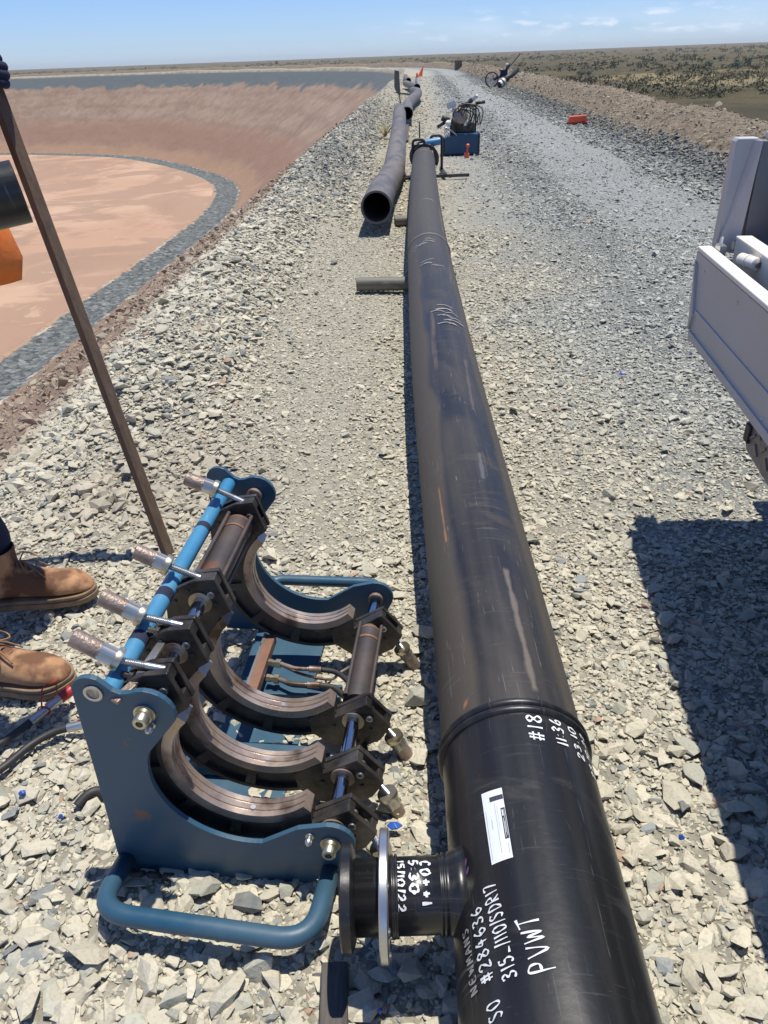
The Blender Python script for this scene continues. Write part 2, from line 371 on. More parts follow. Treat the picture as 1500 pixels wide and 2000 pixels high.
def ring_obj(name, ds, mt, smooth=True, zf=None):
    ds = np.array(ds); SG, DG = np.meshgrid(ss, ds, indexing='ij')
    x, y, z = height(SG, DG)
    if zf: z = zf(SG, DG, x, y, z)
    n, m = SG.shape; vs = np.stack([x, y, z], -1).reshape(-1, 3)
    i = np.arange(n)[:, None]; j = np.arange(m-1)[None, :]; i2 = (i+1) % n
    fs = np.stack([i*m+j+0*i, i*m+j+1, i2*m+j+1, i2*m+j], -1).reshape(-1, 4)
    me = bpy.data.meshes.new(name); me.vertices.add(len(vs)); me.vertices.foreach_set('co', vs.astype(np.float32).ravel())
    me.loops.add(len(fs)*4); me.loops.foreach_set('vertex_index', fs.astype(np.int32).ravel())
    me.polygons.add(len(fs)); me.polygons.foreach_set('loop_start', np.arange(0, len(fs)*4, 4, dtype=np.int32)); me.polygons.foreach_set('loop_total', np.full(len(fs), 4, dtype=np.int32))
    uvl = me.uv_layers.new(name='UVMap'); uvv = np.stack([SG, DG], -1).reshape(-1, 2)[fs.ravel()]
    uvl.data.foreach_set('uv', uvv.astype(np.float32).ravel())
    me.update(); me.validate()
    me.flip_normals()
    me.materials.append(mt)
    o = bpy.data.objects.new(name, me); COL.objects.link(o); o['kind'] = 'structure'
    for p in me.polygons: p.use_smooth = smooth
    return o
# ground materials: uv = (arc length along the bank, distance from its inner lip)
class G:
    def __init__(s, name, rough=.9):
        s.m = bpy.data.materials.new(name); s.m.use_nodes = True; s.t = s.m.node_tree; s.N = s.t.nodes; s.L = s.t.links
        s.b = s.N['Principled BSDF']; s.b.inputs['Roughness'].default_value = rough; s.b.inputs['Specular IOR Level'].default_value = .25
        g = s.N.new('ShaderNodeNewGeometry'); s.pos = g.outputs['Position']
        u = s.N.new('ShaderNodeUVMap'); u.uv_map = 'UVMap'; s.uv = u.outputs[0]
        q = s.N.new('ShaderNodeSeparateXYZ'); s.L.new(s.uv, q.inputs[0]); s.s, s.d = q.outputs[0], q.outputs[1]
    def noise(s, scale, det=5, rough=.6, st=None, src=None, dist=0):
        src = src or s.pos
        if st:
            mp = s.N.new('ShaderNodeMapping'); mp.inputs['Scale'].default_value = st; s.L.new(src, mp.inputs[0]); src = mp.outputs[0]
        n = s.N.new('ShaderNodeTexNoise'); n.inputs['Scale'].default_value = scale; n.inputs['Detail'].default_value = det; n.inputs['Roughness'].default_value = rough; n.inputs['Distortion'].default_value = dist
        s.L.new(src, n.inputs['Vector']); return n.outputs['Fac']
    def vor(s, scale, out='Distance', feat='F1', rnd=1):
        n = s.N.new('ShaderNodeTexVoronoi'); n.inputs['Scale'].default_value = scale; n.feature = feat; n.inputs['Randomness'].default_value = rnd; s.L.new(s.pos, n.inputs['Vector']); return n.outputs[out]
    def math(s, op, a, b=None, clamp=False):
        n = s.N.new('ShaderNodeMath'); n.operation = op; n.use_clamp = clamp
        for i, v in enumerate((a, b)):
            if v is None: continue
            if isinstance(v, (int, float)): n.inputs[i].default_value = v
            else: s.L.new(v, n.inputs[i])
        return n.outputs[0]
    def rng(s, v, a, b, c=0., d=1.):
        n = s.N.new('ShaderNodeMapRange'); n.inputs[1].default_value = a; n.inputs[2].default_value = b; n.inputs[3].default_value = c; n.inputs[4].default_value = d
        s.L.new(v, n.inputs[0]); return n.outputs[0]
    def mix(s, fac, a, b, mode='MIX'):
        x = s.N.new('ShaderNodeMix'); x.data_type = 'RGBA'; x.blend_type = mode
        if isinstance(fac, (int, float)): x.inputs[0].default_value = fac
        else: s.L.new(fac, x.inputs[0])
        for i, w in ((6, a), (7, b)):
            if isinstance(w, tuple): x.inputs[i].default_value = (*w, 1)
            else: s.L.new(w, x.inputs[i])
        return x.outputs[2]
    def done(s, col, h=None, strength=.6, dist=.02):
        s.L.new(col, s.b.inputs['Base Color'])
        if h is not None:
            bp = s.N.new('ShaderNodeBump'); bp.inputs['Strength'].default_value = strength; bp.inputs['Distance'].default_value = dist
            s.L.new(h, bp.inputs['Height']); s.L.new(bp.outputs[0], s.b.inputs['Normal'])
        return s.m
CREAM = (.49, .455, .355); GREY = (.345, .36, .335); DARK = (.13, .15, .16); BROWN = (.235, .165, .115)
# road
g = G('gravel_road_surface')
edge = g.noise(.8, 4); dd = g.math('ADD', g.d, g.math('MULTIPLY', g.math('SUBTRACT', edge, .5), 1.6))
c = g.mix(g.rng(dd, 2.2, 3.2), CREAM, GREY)
c = g.mix(g.rng(g.math('ABSOLUTE', g.math('SUBTRACT', dd, 4.7)), .95, .15, 0, .75), c, (.36, .385, .375))
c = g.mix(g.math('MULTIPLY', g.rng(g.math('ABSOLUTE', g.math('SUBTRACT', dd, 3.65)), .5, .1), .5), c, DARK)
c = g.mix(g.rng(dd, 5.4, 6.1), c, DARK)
c = g.mix(g.rng(dd, .3, -.3), c, (.24, .19, .14))
vc = g.vor(26, 'Color'); hs = g.N.new('ShaderNodeSeparateColor'); g.L.new(vc, hs.inputs[0])
c = g.mix(g.rng(hs.outputs[0], .0, 1., 0., .26), c, (.12, .12, .11))
c = g.mix(g.rng(hs.outputs[1], .72, 1., 0., .5), c, (.50, .48, .42))
c = g.mix(g.rng(g.vor(26), .25, .6, 0., .22), c, (.12, .11, .09))
v1 = g.vor(26); v2 = g.vor(70)
hh = g.math('ADD', g.math('MULTIPLY', v1, -1.), g.math('MULTIPLY', v2, -.35))
hh = g.math('ADD', hh, g.math('MULTIPLY', hs.outputs[2], .6)); hh = g.math('ADD', hh, g.math('MULTIPLY', g.noise(190, 4, .7), .5))
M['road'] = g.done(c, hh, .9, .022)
# berm
g = G('brown_berm_earth')
dd = g.math('ADD', g.d, g.math('MULTIPLY', g.math('SUBTRACT', g.noise(1.2, 4), .5), 1.1))
c = g.mix(g.rng(g.noise(2.5, 6), .35, .65), (.25, .20, .14), (.40, .335, .24))
c = g.mix(g.rng(g.noise(14, 5), .45, .75, 0, .5), c, (.15, .105, .075))
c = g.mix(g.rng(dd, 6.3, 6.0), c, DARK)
c = g.mix(g.rng(g.vor(14), .1, .5, 0, .35), c, (.07, .05, .04))
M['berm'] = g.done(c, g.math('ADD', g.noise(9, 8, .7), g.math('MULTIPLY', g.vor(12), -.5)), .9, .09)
# inner slope
g = G('cut_earth_slope')
wob = g.math('MULTIPLY', g.math('SUBTRACT', g.noise(.12, 5), .5), 5.); dd = g.math('ADD', g.d, wob)
c = g.mix(g.rng(g.noise(.11, 6), .38, .62), (.255, .175, .125), (.315, .23, .17))
c = g.mix(g.rng(g.noise(.9, 8, .7), .42, .62, 0, .5), c, (.355, .265, .19))
c = g.mix(g.rng(g.noise(.5, 7, .7, None, g.uv), .5, .6, 0, .4), c, (.19, .13, .10))
c = g.mix(g.rng(g.noise(.35, 5, .6), .52, .66, 0, .55), c, (.22, .15, .11))
lay = g.N.new('ShaderNodeSeparateXYZ'); g.L.new(g.pos, lay.inputs[0]); c = g.mix(g.rng(g.math('SINE', g.math('ADD', g.math('MULTIPLY', lay.outputs[2], 2.6), g.math('MULTIPLY', g.noise(.07, 5), 9.))), .3, 1., 0, .3), c, (.185, .125, .095))
redb = g.math('MULTIPLY', g.rng(dd, -11.5, -14., 0, 1), g.rng(dd, -19.5, -17.5, 0, 1))
c = g.mix(g.math('MULTIPLY', redb, .8), c, (.26, .15, .105))
c = g.mix(g.rng(dd, -18.2, -19.2, 0, .7), c, (.36, .215, .13))
rw = g.math('ADD', g.d, g.math('MULTIPLY', g.math('SUBTRACT', g.noise(.22, 6, .7, None, None, .6), .5), 6.5))
farm = g.rng(g.s, 45, 75)                                              # the grey rock capping is thick on the far bank, thin here
cap = g.rng(g.math('ADD', rw, g.math('MULTIPLY', g.rng(g.s, 50, 160, 1., 0.), -2.2)), -3.9, -3.1)
c = g.mix(g.math('MULTIPLY', cap, g.rng(g.s, 30, 90, .0, 1.)), c, (.105, .125, .13))
c = g.mix(g.math('MULTIPLY', g.rng(g.math('ADD', g.d, g.math('MULTIPLY', edge if False else g.noise(1.5, 4), .9)), .0, .35), g.rng(g.s, 60, 20)), c, CREAM)
c = g.mix(g.rng(g.vor(9), .05, .35, .25, 0), c, (.40, .34, .27))
M['slope'] = g.done(c, g.math('ADD', g.noise(1.2, 9, .7), g.math('MULTIPLY', g.noise(12, 4, .7), .2)), .6, .18)
# drain
g = G('grey_drain_gravel')
c = g.mix(g.rng(g.noise(1.5, 5), .35, .65), (.105, .12, .12), (.175, .185, .175))
h2 = g.N.new('ShaderNodeSeparateColor'); g.L.new(g.vor(3.2, 'Color'), h2.inputs[0])
c = g.mix(g.rng(h2.outputs[0], .6, 1, 0, .8), c, (.30, .31, .29)); c = g.mix(g.rng(h2.outputs[1], .5, 1, 0, .8), c, (.045, .052, .055))
rg = g.math('MULTIPLY', g.math('SUBTRACT', g.noise(.55, 6, .7), .5), 1.5)
c = g.mix(g.rng(g.math('ADD', g.d, rg), -24.75, -24.95), c, (.40, .27, .18)); c = g.mix(g.rng(g.math('ADD', g.d, rg), -21.55, -21.35), c, (.27, .185, .125))
ed = g.math('MINIMUM', g.math('ABSOLUTE', g.math('ADD', g.math('ADD', g.d, rg), 21.55)), g.math('ABSOLUTE', g.math('ADD', g.math('ADD', g.d, rg), 24.8)))
c = g.mix(g.math('MULTIPLY', g.rng(ed, .16, .05), g.rng(g.noise(.7, 3), .5, .6)), c, (.50, .45, .38))
M['drain'] = g.done(c, g.vor(4), 1., .2)
# pit floor
g = G('orange_clay_floor')
c = g.mix(g.rng(g.noise(.035, 5, .55, None, None, .5), .40, .62), (.42, .265, .175), (.50, .34, .235))
c = g.mix(g.rng(g.noise(.05, 6, .6, (1, 1, 1), None, 1.5), .47, .53, 0, .85), c, (.33, .215, .15))
c = g.mix(g.rng(g.noise(.11, 8, .7, (1, .5, 1), None, .8), .5, .66, 0, .5), c, (.29, .18, .125))
c = g.mix(g.rng(g.noise(.14, 6, .7, (.5, 1.6, 1), None, 1.), .60, .68, 0, .5), c, (.34, .20, .125))
c = g.mix(g.rng(g.noise(.09, 6, .7, (1, 1, 1), None, 2.), .62, .66, 0, .45), c, (.54, .39, .265))
M['floor'] = g.done(c, g.noise(1.1, 6), .3, .15)
# scrub plain
g = G('scrub_plain')
c = g.mix(g.rng(g.noise(.018, 6, .6), .40, .60), (.10, .082, .036), (.165, .130, .058))
c = g.mix(g.rng(g.noise(.12, 6, .7), .48, .60, 0, .75), c, (.060, .060, .032))
c = g.mix(g.math('MULTIPLY', g.rng(g.noise(.0125, 5, .6, None, None, .4), .62, .68), g.rng(g.noise(.15, 4), .42, .5)), c, (.35, .29, .14))
c = g.mix(g.math('MULTIPLY', g.rng(g.noise(.02, 5, .6, (1.3, .8, 1), None, .6), .64, .67), .8), c, (.34, .17, .10))
c = g.mix(g.math('MULTIPLY', g.rng(g.d, 260, 330), g.math('MULTIPLY', g.rng(g.noise(.004, 4, .6, (1, 1, 1)), .64, .68), .6)), c, (.22, .17, .11))
ps = g.N.new('ShaderNodeVectorMath'); ps.operation = 'DISTANCE'; mp_ = g.N.new('ShaderNodeMapping'); mp_.inputs['Scale'].default_value = (1., .42, 0); g.L.new(g.pos, mp_.inputs[0]); g.L.new(mp_.outputs[0], ps.inputs[0])
_pc = at(1345, 152, -5.2); ps.inputs[1].default_value = (_pc[0], _pc[1]*.42, 0)
c = g.mix(g.math('MULTIPLY', g.rng(g.math('ADD', ps.outputs['Value'], g.math('MULTIPLY', g.noise(.06, 5, .7), 46.)), 46., 38.), .85), c, (.36, .29, .15))
M['plain'] = g.done(c, g.math('ADD', g.noise(.5, 6, .7), g.noise(2.5, 4, .7)), 1., .8)

ring_obj('gravel_road', [-.35]+lin(-.3, 1.6, .05)+lin(1.6, FB-.4, .08)+lin(FB-.4, FB+.05, .075)+[FB+.05], M['road'])
ring_obj('earth_berm', lin(FB+.05, FB+2.0, .065)+[8.0, 8.3, 8.8, 9.5], M['berm'])
ring_obj('inner_slope', [-21]+lin(-20.6, -3, .45)+lin(-3, -.35, .12)+[-.35], M['slope'])
ring_obj('drain_gravel', [-25.2, -24.2, -23.2, -22.1, -21], M['drain'], zf=lambda s, d, x, y, z: -DEP-.18*np.sin(np.clip((d+25.2)/4.2, 0, 1)*np.pi)+fbm(x, y, 3)*.06)
ring_obj('plain', [9.5, 11, 13, 16, 19, 23, 28, 35, 45, 60, 80, 110, 150, 200, 270, 360, 480, 650, 900, 1300, 1900, 2800, 4200, 7000], M['plain'],
         zf=lambda s, d, x, y, z: np.where(d > 16, -5.2+fbm(x*.01, y*.01, 3)*1.2*sstep(16, 120, d)+sstep(700, 3500, d)*5.0+sstep(1200, 4200, d)*12.*np.clip(fbm(x*.0004+3, y*.0004, 2)+.1, 0, 1)*(x > -3000), z))
# pit floor
cx, cy = -115., 68.
fx, fy = on_ring(ss, np.full(len(ss), -25.2)); rings = [1., .985, .95, .9, .82, .7, .5, .25]
vs = []; fs = []; n = len(ss)
for r in rings:
    X = cx+(fx-cx)*r; Yc = cy+(fy-cy)*r; Z = -DEP-(1-r)*.8+fbm(X*.08, Yc*.08, 3)*.5*min(1, (1-r)*20)
    vs += list(zip(X, Yc, Z))
vs.append((cx, cy, -DEP-.8))
for k in range(len(rings)-1):
    for i in range(n): fs.append((k*n+i, k*n+(i+1) % n, (k+1)*n+(i+1) % n, (k+1)*n+i))
for i in range(n): fs.append(((len(rings)-1)*n+i, (len(rings)-1)*n+(i+1) % n, len(vs)-1))
mb = MB(); mb.v = vs; mb.f = fs; mb.uv = [None]*len(fs); mb.build('pit_floor', M['floor'], None, 'all', kind='structure')

# ------------------------------------------------------------------ loose crushed rock, every stone a hull of its own inside one mass
def rock_variants(n, flat=(.35, .75), pts=13):
    out = []
    for i in range(n):
        bm = bmesh.new()
        P = RNG.normal(size=(pts, 3)); P /= np.linalg.norm(P, axis=1)[:, None]; P *= RNG.uniform(.72, 1., (pts, 1))
        P[:, 1] *= RNG.uniform(.5, .85); P[:, 2] *= RNG.uniform(*flat)*.6
        for p in P: bm.verts.new(p)
        r = bmesh.ops.convex_hull(bm, input=bm.verts)
        for v in [v for v in bm.verts if not v.link_faces]: bm.verts.remove(v)
        bmesh.ops.triangulate(bm, faces=bm.faces); bmesh.ops.recalc_face_normals(bm, faces=bm.faces)
        bm.verts.index_update()
        out.append((np.array([v.co[:] for v in bm.verts]), np.array([[v.index for v in f.verts] for f in bm.faces]))); bm.free()
    return out
VAR = rock_variants(48)
def rock_mass(name, s, d, size, cols, mt, sink=.18, tilt=.35, label=None, zmod=None):
    x, y, z = height(s, d)
    if zmod is not None: z = z+zmod
    n = len(s); vi = RNG.integers(0, len(VAR), n); V = []; Fc = []; CC = []; base = 0
    yaw = RNG.uniform(0, 2*np.pi, n); tx = RNG.normal(0, tilt, n); ty = RNG.normal(0, tilt, n)
    cz, sz = np.cos(yaw), np.sin(yaw); cx_, sx_ = np.cos(tx), np.sin(tx); cy_, sy_ = np.cos(ty), np.sin(ty)
    Rz = np.zeros((n, 3, 3)); Rz[:, 0, 0] = cz; Rz[:, 0, 1] = -sz; Rz[:, 1, 0] = sz; Rz[:, 1, 1] = cz; Rz[:, 2, 2] = 1
    Rx = np.zeros((n, 3, 3)); Rx[:, 0, 0] = 1; Rx[:, 1, 1] = cx_; Rx[:, 1, 2] = -sx_; Rx[:, 2, 1] = sx_; Rx[:, 2, 2] = cx_
    Ry = np.zeros((n, 3, 3)); Ry[:, 1, 1] = 1; Ry[:, 0, 0] = cy_; Ry[:, 0, 2] = sy_; Ry[:, 2, 0] = -sy_; Ry[:, 2, 2] = cy_
    R = Rz@Rx@Ry; hs_ = size/2
    zo = z + hs_*RNG.uniform(-sink, sink*1.6, n)
    for k, (pv, pf) in enumerate(VAR):
        I = np.where(vi == k)[0]
        if not len(I): continue
        vv = np.einsum('nij,vj->nvi', R[I], pv)*hs_[I, None, None] + np.stack([x[I], y[I], zo[I]], -1)[:, None, :]
        V.append(vv.reshape(-1, 3)); m = len(pv)
        Fc.append((pf[None]+base+(np.arange(len(I))*m)[:, None, None]).reshape(-1, 3)); base += m*len(I)
        CC.append(np.repeat(cols[I], m, axis=0))
    V = np.vstack(V).astype(np.float32); Fc = np.vstack(Fc).astype(np.int32); CC = np.vstack(CC)
    me = bpy.data.meshes.new(name); me.vertices.add(len(V)); me.vertices.foreach_set('co', V.ravel())
    me.loops.add(Fc.size); me.loops.foreach_set('vertex_index', Fc.ravel()); nf = len(Fc)
    me.polygons.add(nf); me.polygons.foreach_set('loop_start', np.arange(0, nf*3, 3, dtype=np.int32)); me.polygons.foreach_set('loop_total', np.full(nf, 3, dtype=np.int32))
    me.polygons.foreach_set('use_smooth', np.zeros(nf, dtype=bool))
    me.update()
    ca = me.attributes.new('stone', 'FLOAT_COLOR', 'POINT'); ca.data.foreach_set('color', np.hstack([CC, np.ones((len(CC), 1))]).astype(np.float32).ravel())
    me.materials.append(mt)
    o = bpy.data.objects.new(name, me); COL.objects.link(o); o['kind'] = 'stuff'
    if label: o['label'] = label
    return o
g = G('crushed_stone', .85)
an = g.N.new('ShaderNodeAttribute'); an.attribute_name = 'stone'
c = g.mix(g.rng(g.noise(35, 5, .65), .3, .7, 0., .35), an.outputs['Color'], (.50, .46, .36))
c = g.mix(g.rng(g.noise(110, 3), .5, .75, 0., .35), c, (.12, .12, .11))
M['stone'] = g.done(c, g.noise(120, 4, .7), .5, .006)
def stone_cols(s, d):
    x, y = on_ring(s, d); n = len(s); nb = fbm(x*.8, y*.8, 3)*1.8; soil = np.exp(-(((x+.95)/.55)**2+((y-2.95)/.45)**2))
    w = sstep(2.2, 3.8, d+nb)[:, None]*(.35+.65*sstep(1, 5, y))[:, None]
    far = sstep(5, 25, y)[:, None]
    cream = np.array(CREAM)*1.10; grey = np.array((.41, .43, .395))
    c = cream*(1-w)+grey*w
    c = c*(1-.10*far)
    w2 = (np.exp(-((d-4.7+nb*.3)/.45)**2)*sstep(5, 12, y))[:, None]; c = c*(1-w2)+np.array((.45, .475, .46))*w2
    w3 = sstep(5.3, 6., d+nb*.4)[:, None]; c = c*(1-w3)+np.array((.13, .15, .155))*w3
    k = RNG.random(n)
    p_dark = .05+.17*w[:, 0]
    mound = np.exp(-((d-.8)/.5)**2)*sstep(7, 12, y)*sstep(35, 20, y); p_dark = p_dark+.6*mound+.30*np.exp(-((d-3.6)/.5)**2)*sstep(7, 11, y)+.2*np.exp(-((d-5.6)/.3)**2)*sstep(5, 9, y)
    dk = k < p_dark; c[dk] = np.array((.15, .17, .175))*RNG.uniform(.7, 1.6, (dk.sum(), 1))
    gr = (k > p_dark) & (k < p_dark+.18); c[gr] = c[gr]*.5+np.array((.26, .30, .27))*.5
    pk = k > .992; c[pk] = (.42, .27, .19)
    c = c*RNG.uniform(.82, 1.15, (n, 1))
    # dusty brown towards the lip
    c = c*(1-.55*soil[:, None])+np.array((.30, .25, .19))*.55*soil[:, None]
    wl = (sstep(.0, -.6, d+nb*.5)*.75)[:, None]; c = c*(1-wl)+np.array((.27, .20, .145))*wl
    return c
def scatter(s0, s1, d0, d1, dens, med, sg, thin=None):
    n = int((s1-s0)*(d1-d0)*dens); s = RNG.uniform(s0, s1, n); d = RNG.uniform(d0, d1, n)
    if thin is not None: keep = RNG.random(n) < thin(s, d); s = s[keep]; d = d[keep]
    return s, d, med*np.exp(RNG.normal(0, sg, len(s)))
A_ = []
y0 = S0
fine = lambda s, d: np.clip(.55+2.2*fbm(s*.7+3, d*.9, 3)+.35*np.exp(-((d-.8)/.6)**2), .25, 1)
track = lambda s, d: np.where((np.abs(d-4.7+.6*fbm(s*.3, d, 2)) < .6) | (np.abs(d-2.6+.6*fbm(s*.3+9, d, 2)) < .4), .28, 1)*np.clip(.75+1.6*fbm(s*.6+3, d*.9, 3), .3, 1)
strip = lambda s, d: fine(s, d)*(1-.85*np.exp(-((d-1.5-.1*np.sin(s))/.30)**2)*sstep(y0+1.9, y0+2.8, s))
A_.append(scatter(y0-.3, y0+1.2, 0.0, 4.2, 2400, .038, .45))
A_.append(scatter(y0+1.2, y0+2.4, 0.0, 4.2, 3000, .030, .42))
A_.append(scatter(y0-.3, y0+2.4, 0.0, 4.2, 9500, .0165, .35))
A_.append(scatter(y0+2.4, y0+4.4, -.6, 5.2, 3000, .027, .42, strip))
A_.append(scatter(y0+2.4, y0+4.4, -.6, 5.2, 5000, .016, .3))
A_.append(scatter(y0+4.4, y0+8.2, -.5, 6.1, 2300, .028, .42, strip))
A_.append(scatter(y0+4.4, y0+8.2, -.5, 6.1, 2600, .018, .3))
A_.append(scatter(y0+2.6, y0+9, -.6, 1.0, 800, .058, .38))               # coarser stones of the windrow
A_.append(scatter(y0+8.2, y0+15, -.5, 6.3, 1800, .032, .40, track))
A_.append(scatter(y0+9, y0+30, -.6, 1.3, 260, .075, .35))
A_.append(scatter(y0+15, y0+32, -.4, 6.3, 380, .055, .38, track))
A_.append(scatter(y0+32, y0+75, -.4, 6.3, 70, .09, .35, track))
A_.append(scatter(y0+6, y0+16, 5.4, 6.45, 1100, .06, .45))
A_.append(scatter(y0+16, y0+60, 5.4, 6.4, 300, .09, .4))
A_.append(scatter(y0-.3, y0+1.4, 0.2, 3.5, 260, .078, .22))
s_ = np.concatenate([a[0] for a in A_]); d_ = np.concatenate([a[1] for a in A_]); z_ = np.clip(np.concatenate([a[2] for a in A_]), .010, .13)
s_[:] = s_
# nothing stands up through the deck of rollers or boots: keep big stones lying low
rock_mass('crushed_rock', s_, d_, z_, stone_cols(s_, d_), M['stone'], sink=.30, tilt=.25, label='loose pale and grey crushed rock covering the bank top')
# brown clods and stones on the berm and the near slope
s2, d2, z2 = scatter(y0+5, y0+34, 6.15, 8.2, 200, .05, .5); s3, d3, z3 = scatter(y0+34, y0+110, 6.2, 8., 26, .13, .45)
s2 = np.concatenate([s2, s3]); d2 = np.concatenate([d2, d3]); z2 = np.clip(np.concatenate([z2, z3]), .02, .3)
cc = np.array((.34, .28, .195))*RNG.uniform(.6, 1.35, (len(s2), 1)); cc[RNG.random(len(s2)) < .08] = (.42, .38, .31)
z2 = z2*.75
rock_mass('berm_clods', s2, d2, z2, cc, M['stone'], sink=.5, tilt=.8, label='brown earth clods and stones on the berm')
s4, d4, z4 = scatter(y0+1, y0+14, -5, -.3, 130, .05, .5); s5, d5, z5 = scatter(y0+14, y0+45, -5, -.3, 35, .08, .5)
s4 = np.concatenate([s4, s5]); d4 = np.concatenate([d4, d5]); z4 = np.clip(np.concatenate([z4, z5]), .02, .25)
cc = np.array((.28, .21, .15))*RNG.uniform(.7, 1.3, (len(s4), 1)); cc[RNG.random(len(s4)) < .2] = (.36, .33, .25)
rock_mass('slope_stones', s4, d4, z4, cc, M['stone'], sink=.5, tilt=.6, label='scattered stones on the brown inner slope')

# ------------------------------------------------------------------ writing as pen strokes
GL = {'0': [[(.5, 1), (.15, .8), (.05, .4), (.25, .02), (.65, .05), (.88, .45), (.8, .85), (.5, 1)]], '1': [[(.4, 1), (.45, 0)]],
 '2': [[(.1, .75), (.4, 1), (.8, .8), (.6, .45), (.05, .02), (.9, .05)]], '3': [[(.1, .9), (.55, 1), (.8, .78), (.4, .55), (.85, .3), (.55, .02), (.05, .1)]],
 '4': [[(.6, 1), (.1, .4), (.9, .42)], [(.6, .75), (.55, 0)]], '5': [[(.85, 1), (.3, .97), (.2, .58), (.65, .6), (.85, .3), (.5, .02), (.08, .08)]],
 '6': [[(.7, 1), (.25, .65), (.1, .25), (.4, .0), (.8, .2), (.65, .48), (.2, .35)]], '7': [[(.05, .95), (.85, 1), (.35, 0)]],
 '8': [[(.5, .55), (.15, .8), (.5, 1), (.82, .8), (.5, .55), (.12, .25), (.5, 0), (.88, .25), (.5, .55)]],
 '/': [[(.75, 1.1), (.15, -.1)]], '#': [[(.35, 1), (.25, 0)], [(.75, 1), (.65, 0)], [(.05, .68), (.98, .7)], [(.02, .3), (.95, .33)]],
 ':': [[(.4, .72), (.44, .68)], [(.4, .25), (.44, .2)]], '.': [[(.3, .05), (.38, .02)]], '+': [[(.45, .85), (.45, .15)], [(.1, .5), (.85, .5)]],
 'S': [[(.85, .9), (.4, 1), (.15, .75), (.75, .35), (.5, .02), (.05, .12)]], 'O': [[(.5, 1), (.08, .6), (.3, .02), (.8, .15), (.85, .75), (.5, 1)]],
 'D': [[(.15, 1), (.12, 0)], [(.1, 1), (.7, .85), (.85, .4), (.5, .05), (.1, 0)]], 'R': [[(.15, 0), (.18, 1), (.7, .95), (.75, .6), (.2, .5), (.85, 0)]],
 'P': [[(.18, -.1), (.2, 1), (.75, .92), (.75, .55), (.2, .48)]], 'W': [[(.0, .9), (.2, .05), (.5, .7), (.75, .05), (1., .95)]], 'L': [[(.2, 1), (.18, .02), (.8, .05)]],
 'T': [[(.0, .95), (1., 1)], [(.5, 1), (.45, 0)]], 'N': [[(.1, 0), (.15, 1), (.75, .05), (.85, 1)]], 'E': [[(.8, .95), (.2, .9), (.12, .05), (.8, .05)], [(.15, .5), (.7, .52)]],
 'M': [[(.05, 0), (.2, 1), (.5, .3), (.8, 1), (.98, 0)]], 'A': [[(.05, 0), (.5, 1), (.9, 0)], [(.2, .35), (.78, .38)]], 'C': [[(.85, .85), (.45, 1), (.1, .6), (.25, .08), (.85, .12)]],
 '-': [[(.1, .1), (.9, .08)]], 'V': [[(.05, .95), (.5, .0), (.95, .9)]], 'J': [[(.7, 1), (.6, .1), (.2, .05)]], ' ': []}
def pen(mb, text, org, du, h, wmap, w=.004, sp=1.0, jit=.05, slant=0.):
    # org (u,v) on the surface, du/dv unit vectors in surface coordinates; wmap maps (u,v,lift) to space
    ux, vx = du; dv = (-vx, ux); rr = random.Random(hash(text) & 0xffff if False else sum(map(ord, text))); adv = 0
    for ch in text:
        cw = h*.62*(.45 if ch in '1:./' else 1)
        for st in GL.get(ch, []):
            pts = [(a*cw+rr.uniform(-jit, jit)*h*.5+slant*b*h, b*h+rr.uniform(-jit, jit)*h*.5) for a, b in st]
            path = smooth_path([(p[0], p[1], 0) for p in pts], 5) if len(pts) > 2 else [Vector((*p, 0)) for p in pts]
            if len(path) == 2: path = [path[0].lerp(path[1], t/4) for t in range(5)]
            vsx = []
            for i, p in enumerate(path):
                a = path[max(i-1, 0)]; b = path[min(i+1, len(path)-1)]; t = (b-a); t = t.normalized() if t.length > 1e-9 else Vector((1, 0, 0))
                nn = Vector((-t.y, t.x, 0)); ww = w*(.42+.16*math.sin(i*.9+len(text)))
                for sg in (-1, 1):
                    q = p+nn*sg*ww; uu = org[0]+ux*(adv+q.x)+dv[0]*q.y; v2 = org[1]+vx*(adv+q.x)+dv[1]*q.y
                    vsx.append(wmap(uu, v2, .0016))
            mb.add(vsx, [(2*i, 2*i+1, 2*i+3, 2*i+2) for i in range(len(path)-1)])
        adv += cw*(1.28*sp)+h*.05
    return adv

# ------------------------------------------------------------------ main pipe with tee
PR = .1575
AX = [(.2445, .50), (.2478, .62), (.256, .83), (.270, 1.26), (.287, 2.17), (.31, 3.32), (.352, 4.57), (.452, 6.92), (.632, 10.1), (.815, 12.95)]
def axis_at(y, z=None):
    xs = np.interp(y, [a[1] for a in AX], [a[0] for a in AX]); return float(xs)
ZP = lambda y: .215+.055*min(1, max(0, (y-1.2)/2.5))
spath = smooth_path([(a, b, 0) for a, b in AX], 10); SPX = [p.x for p in spath]; SPY = [p.y for p in spath]
def pax(y): return Vector((float(np.interp(y, SPY, SPX)), y, ZP(y)))
YW = 1.18
pipe = thing('tee_pipe', 'long dusty black plastic pipe with a tee end and white handwriting, nearest the camera', 'pipe', (pax(.5).x, .5, 0))
def loc(o, root): 
    mwi = Matrix.Translation(-Vector(root.location))
    o.data.transform(mwi); return o
ys = list(np.arange(YW+.02, 12.1, .12))+[12.1]
mb = MB(); mb.tube([pax(y) for y in ys], PR, 64, caps=False); loc(mb.build('pipe_run', M['pe'], pipe, 'all'), pipe)
ys = [.545]+list(np.arange(.56, YW-.02, .03))+[YW-.02]
mb = MB(); mb.tube([pax(y) for y in ys], PR+.002, 64, caps=False)
rin = PR-.026; n0 = len(mb.v)                                          # bore and end lip
mb.tube([pax(y) for y in (.545, .7, .9, 1.15)], rin, 64, caps=False)
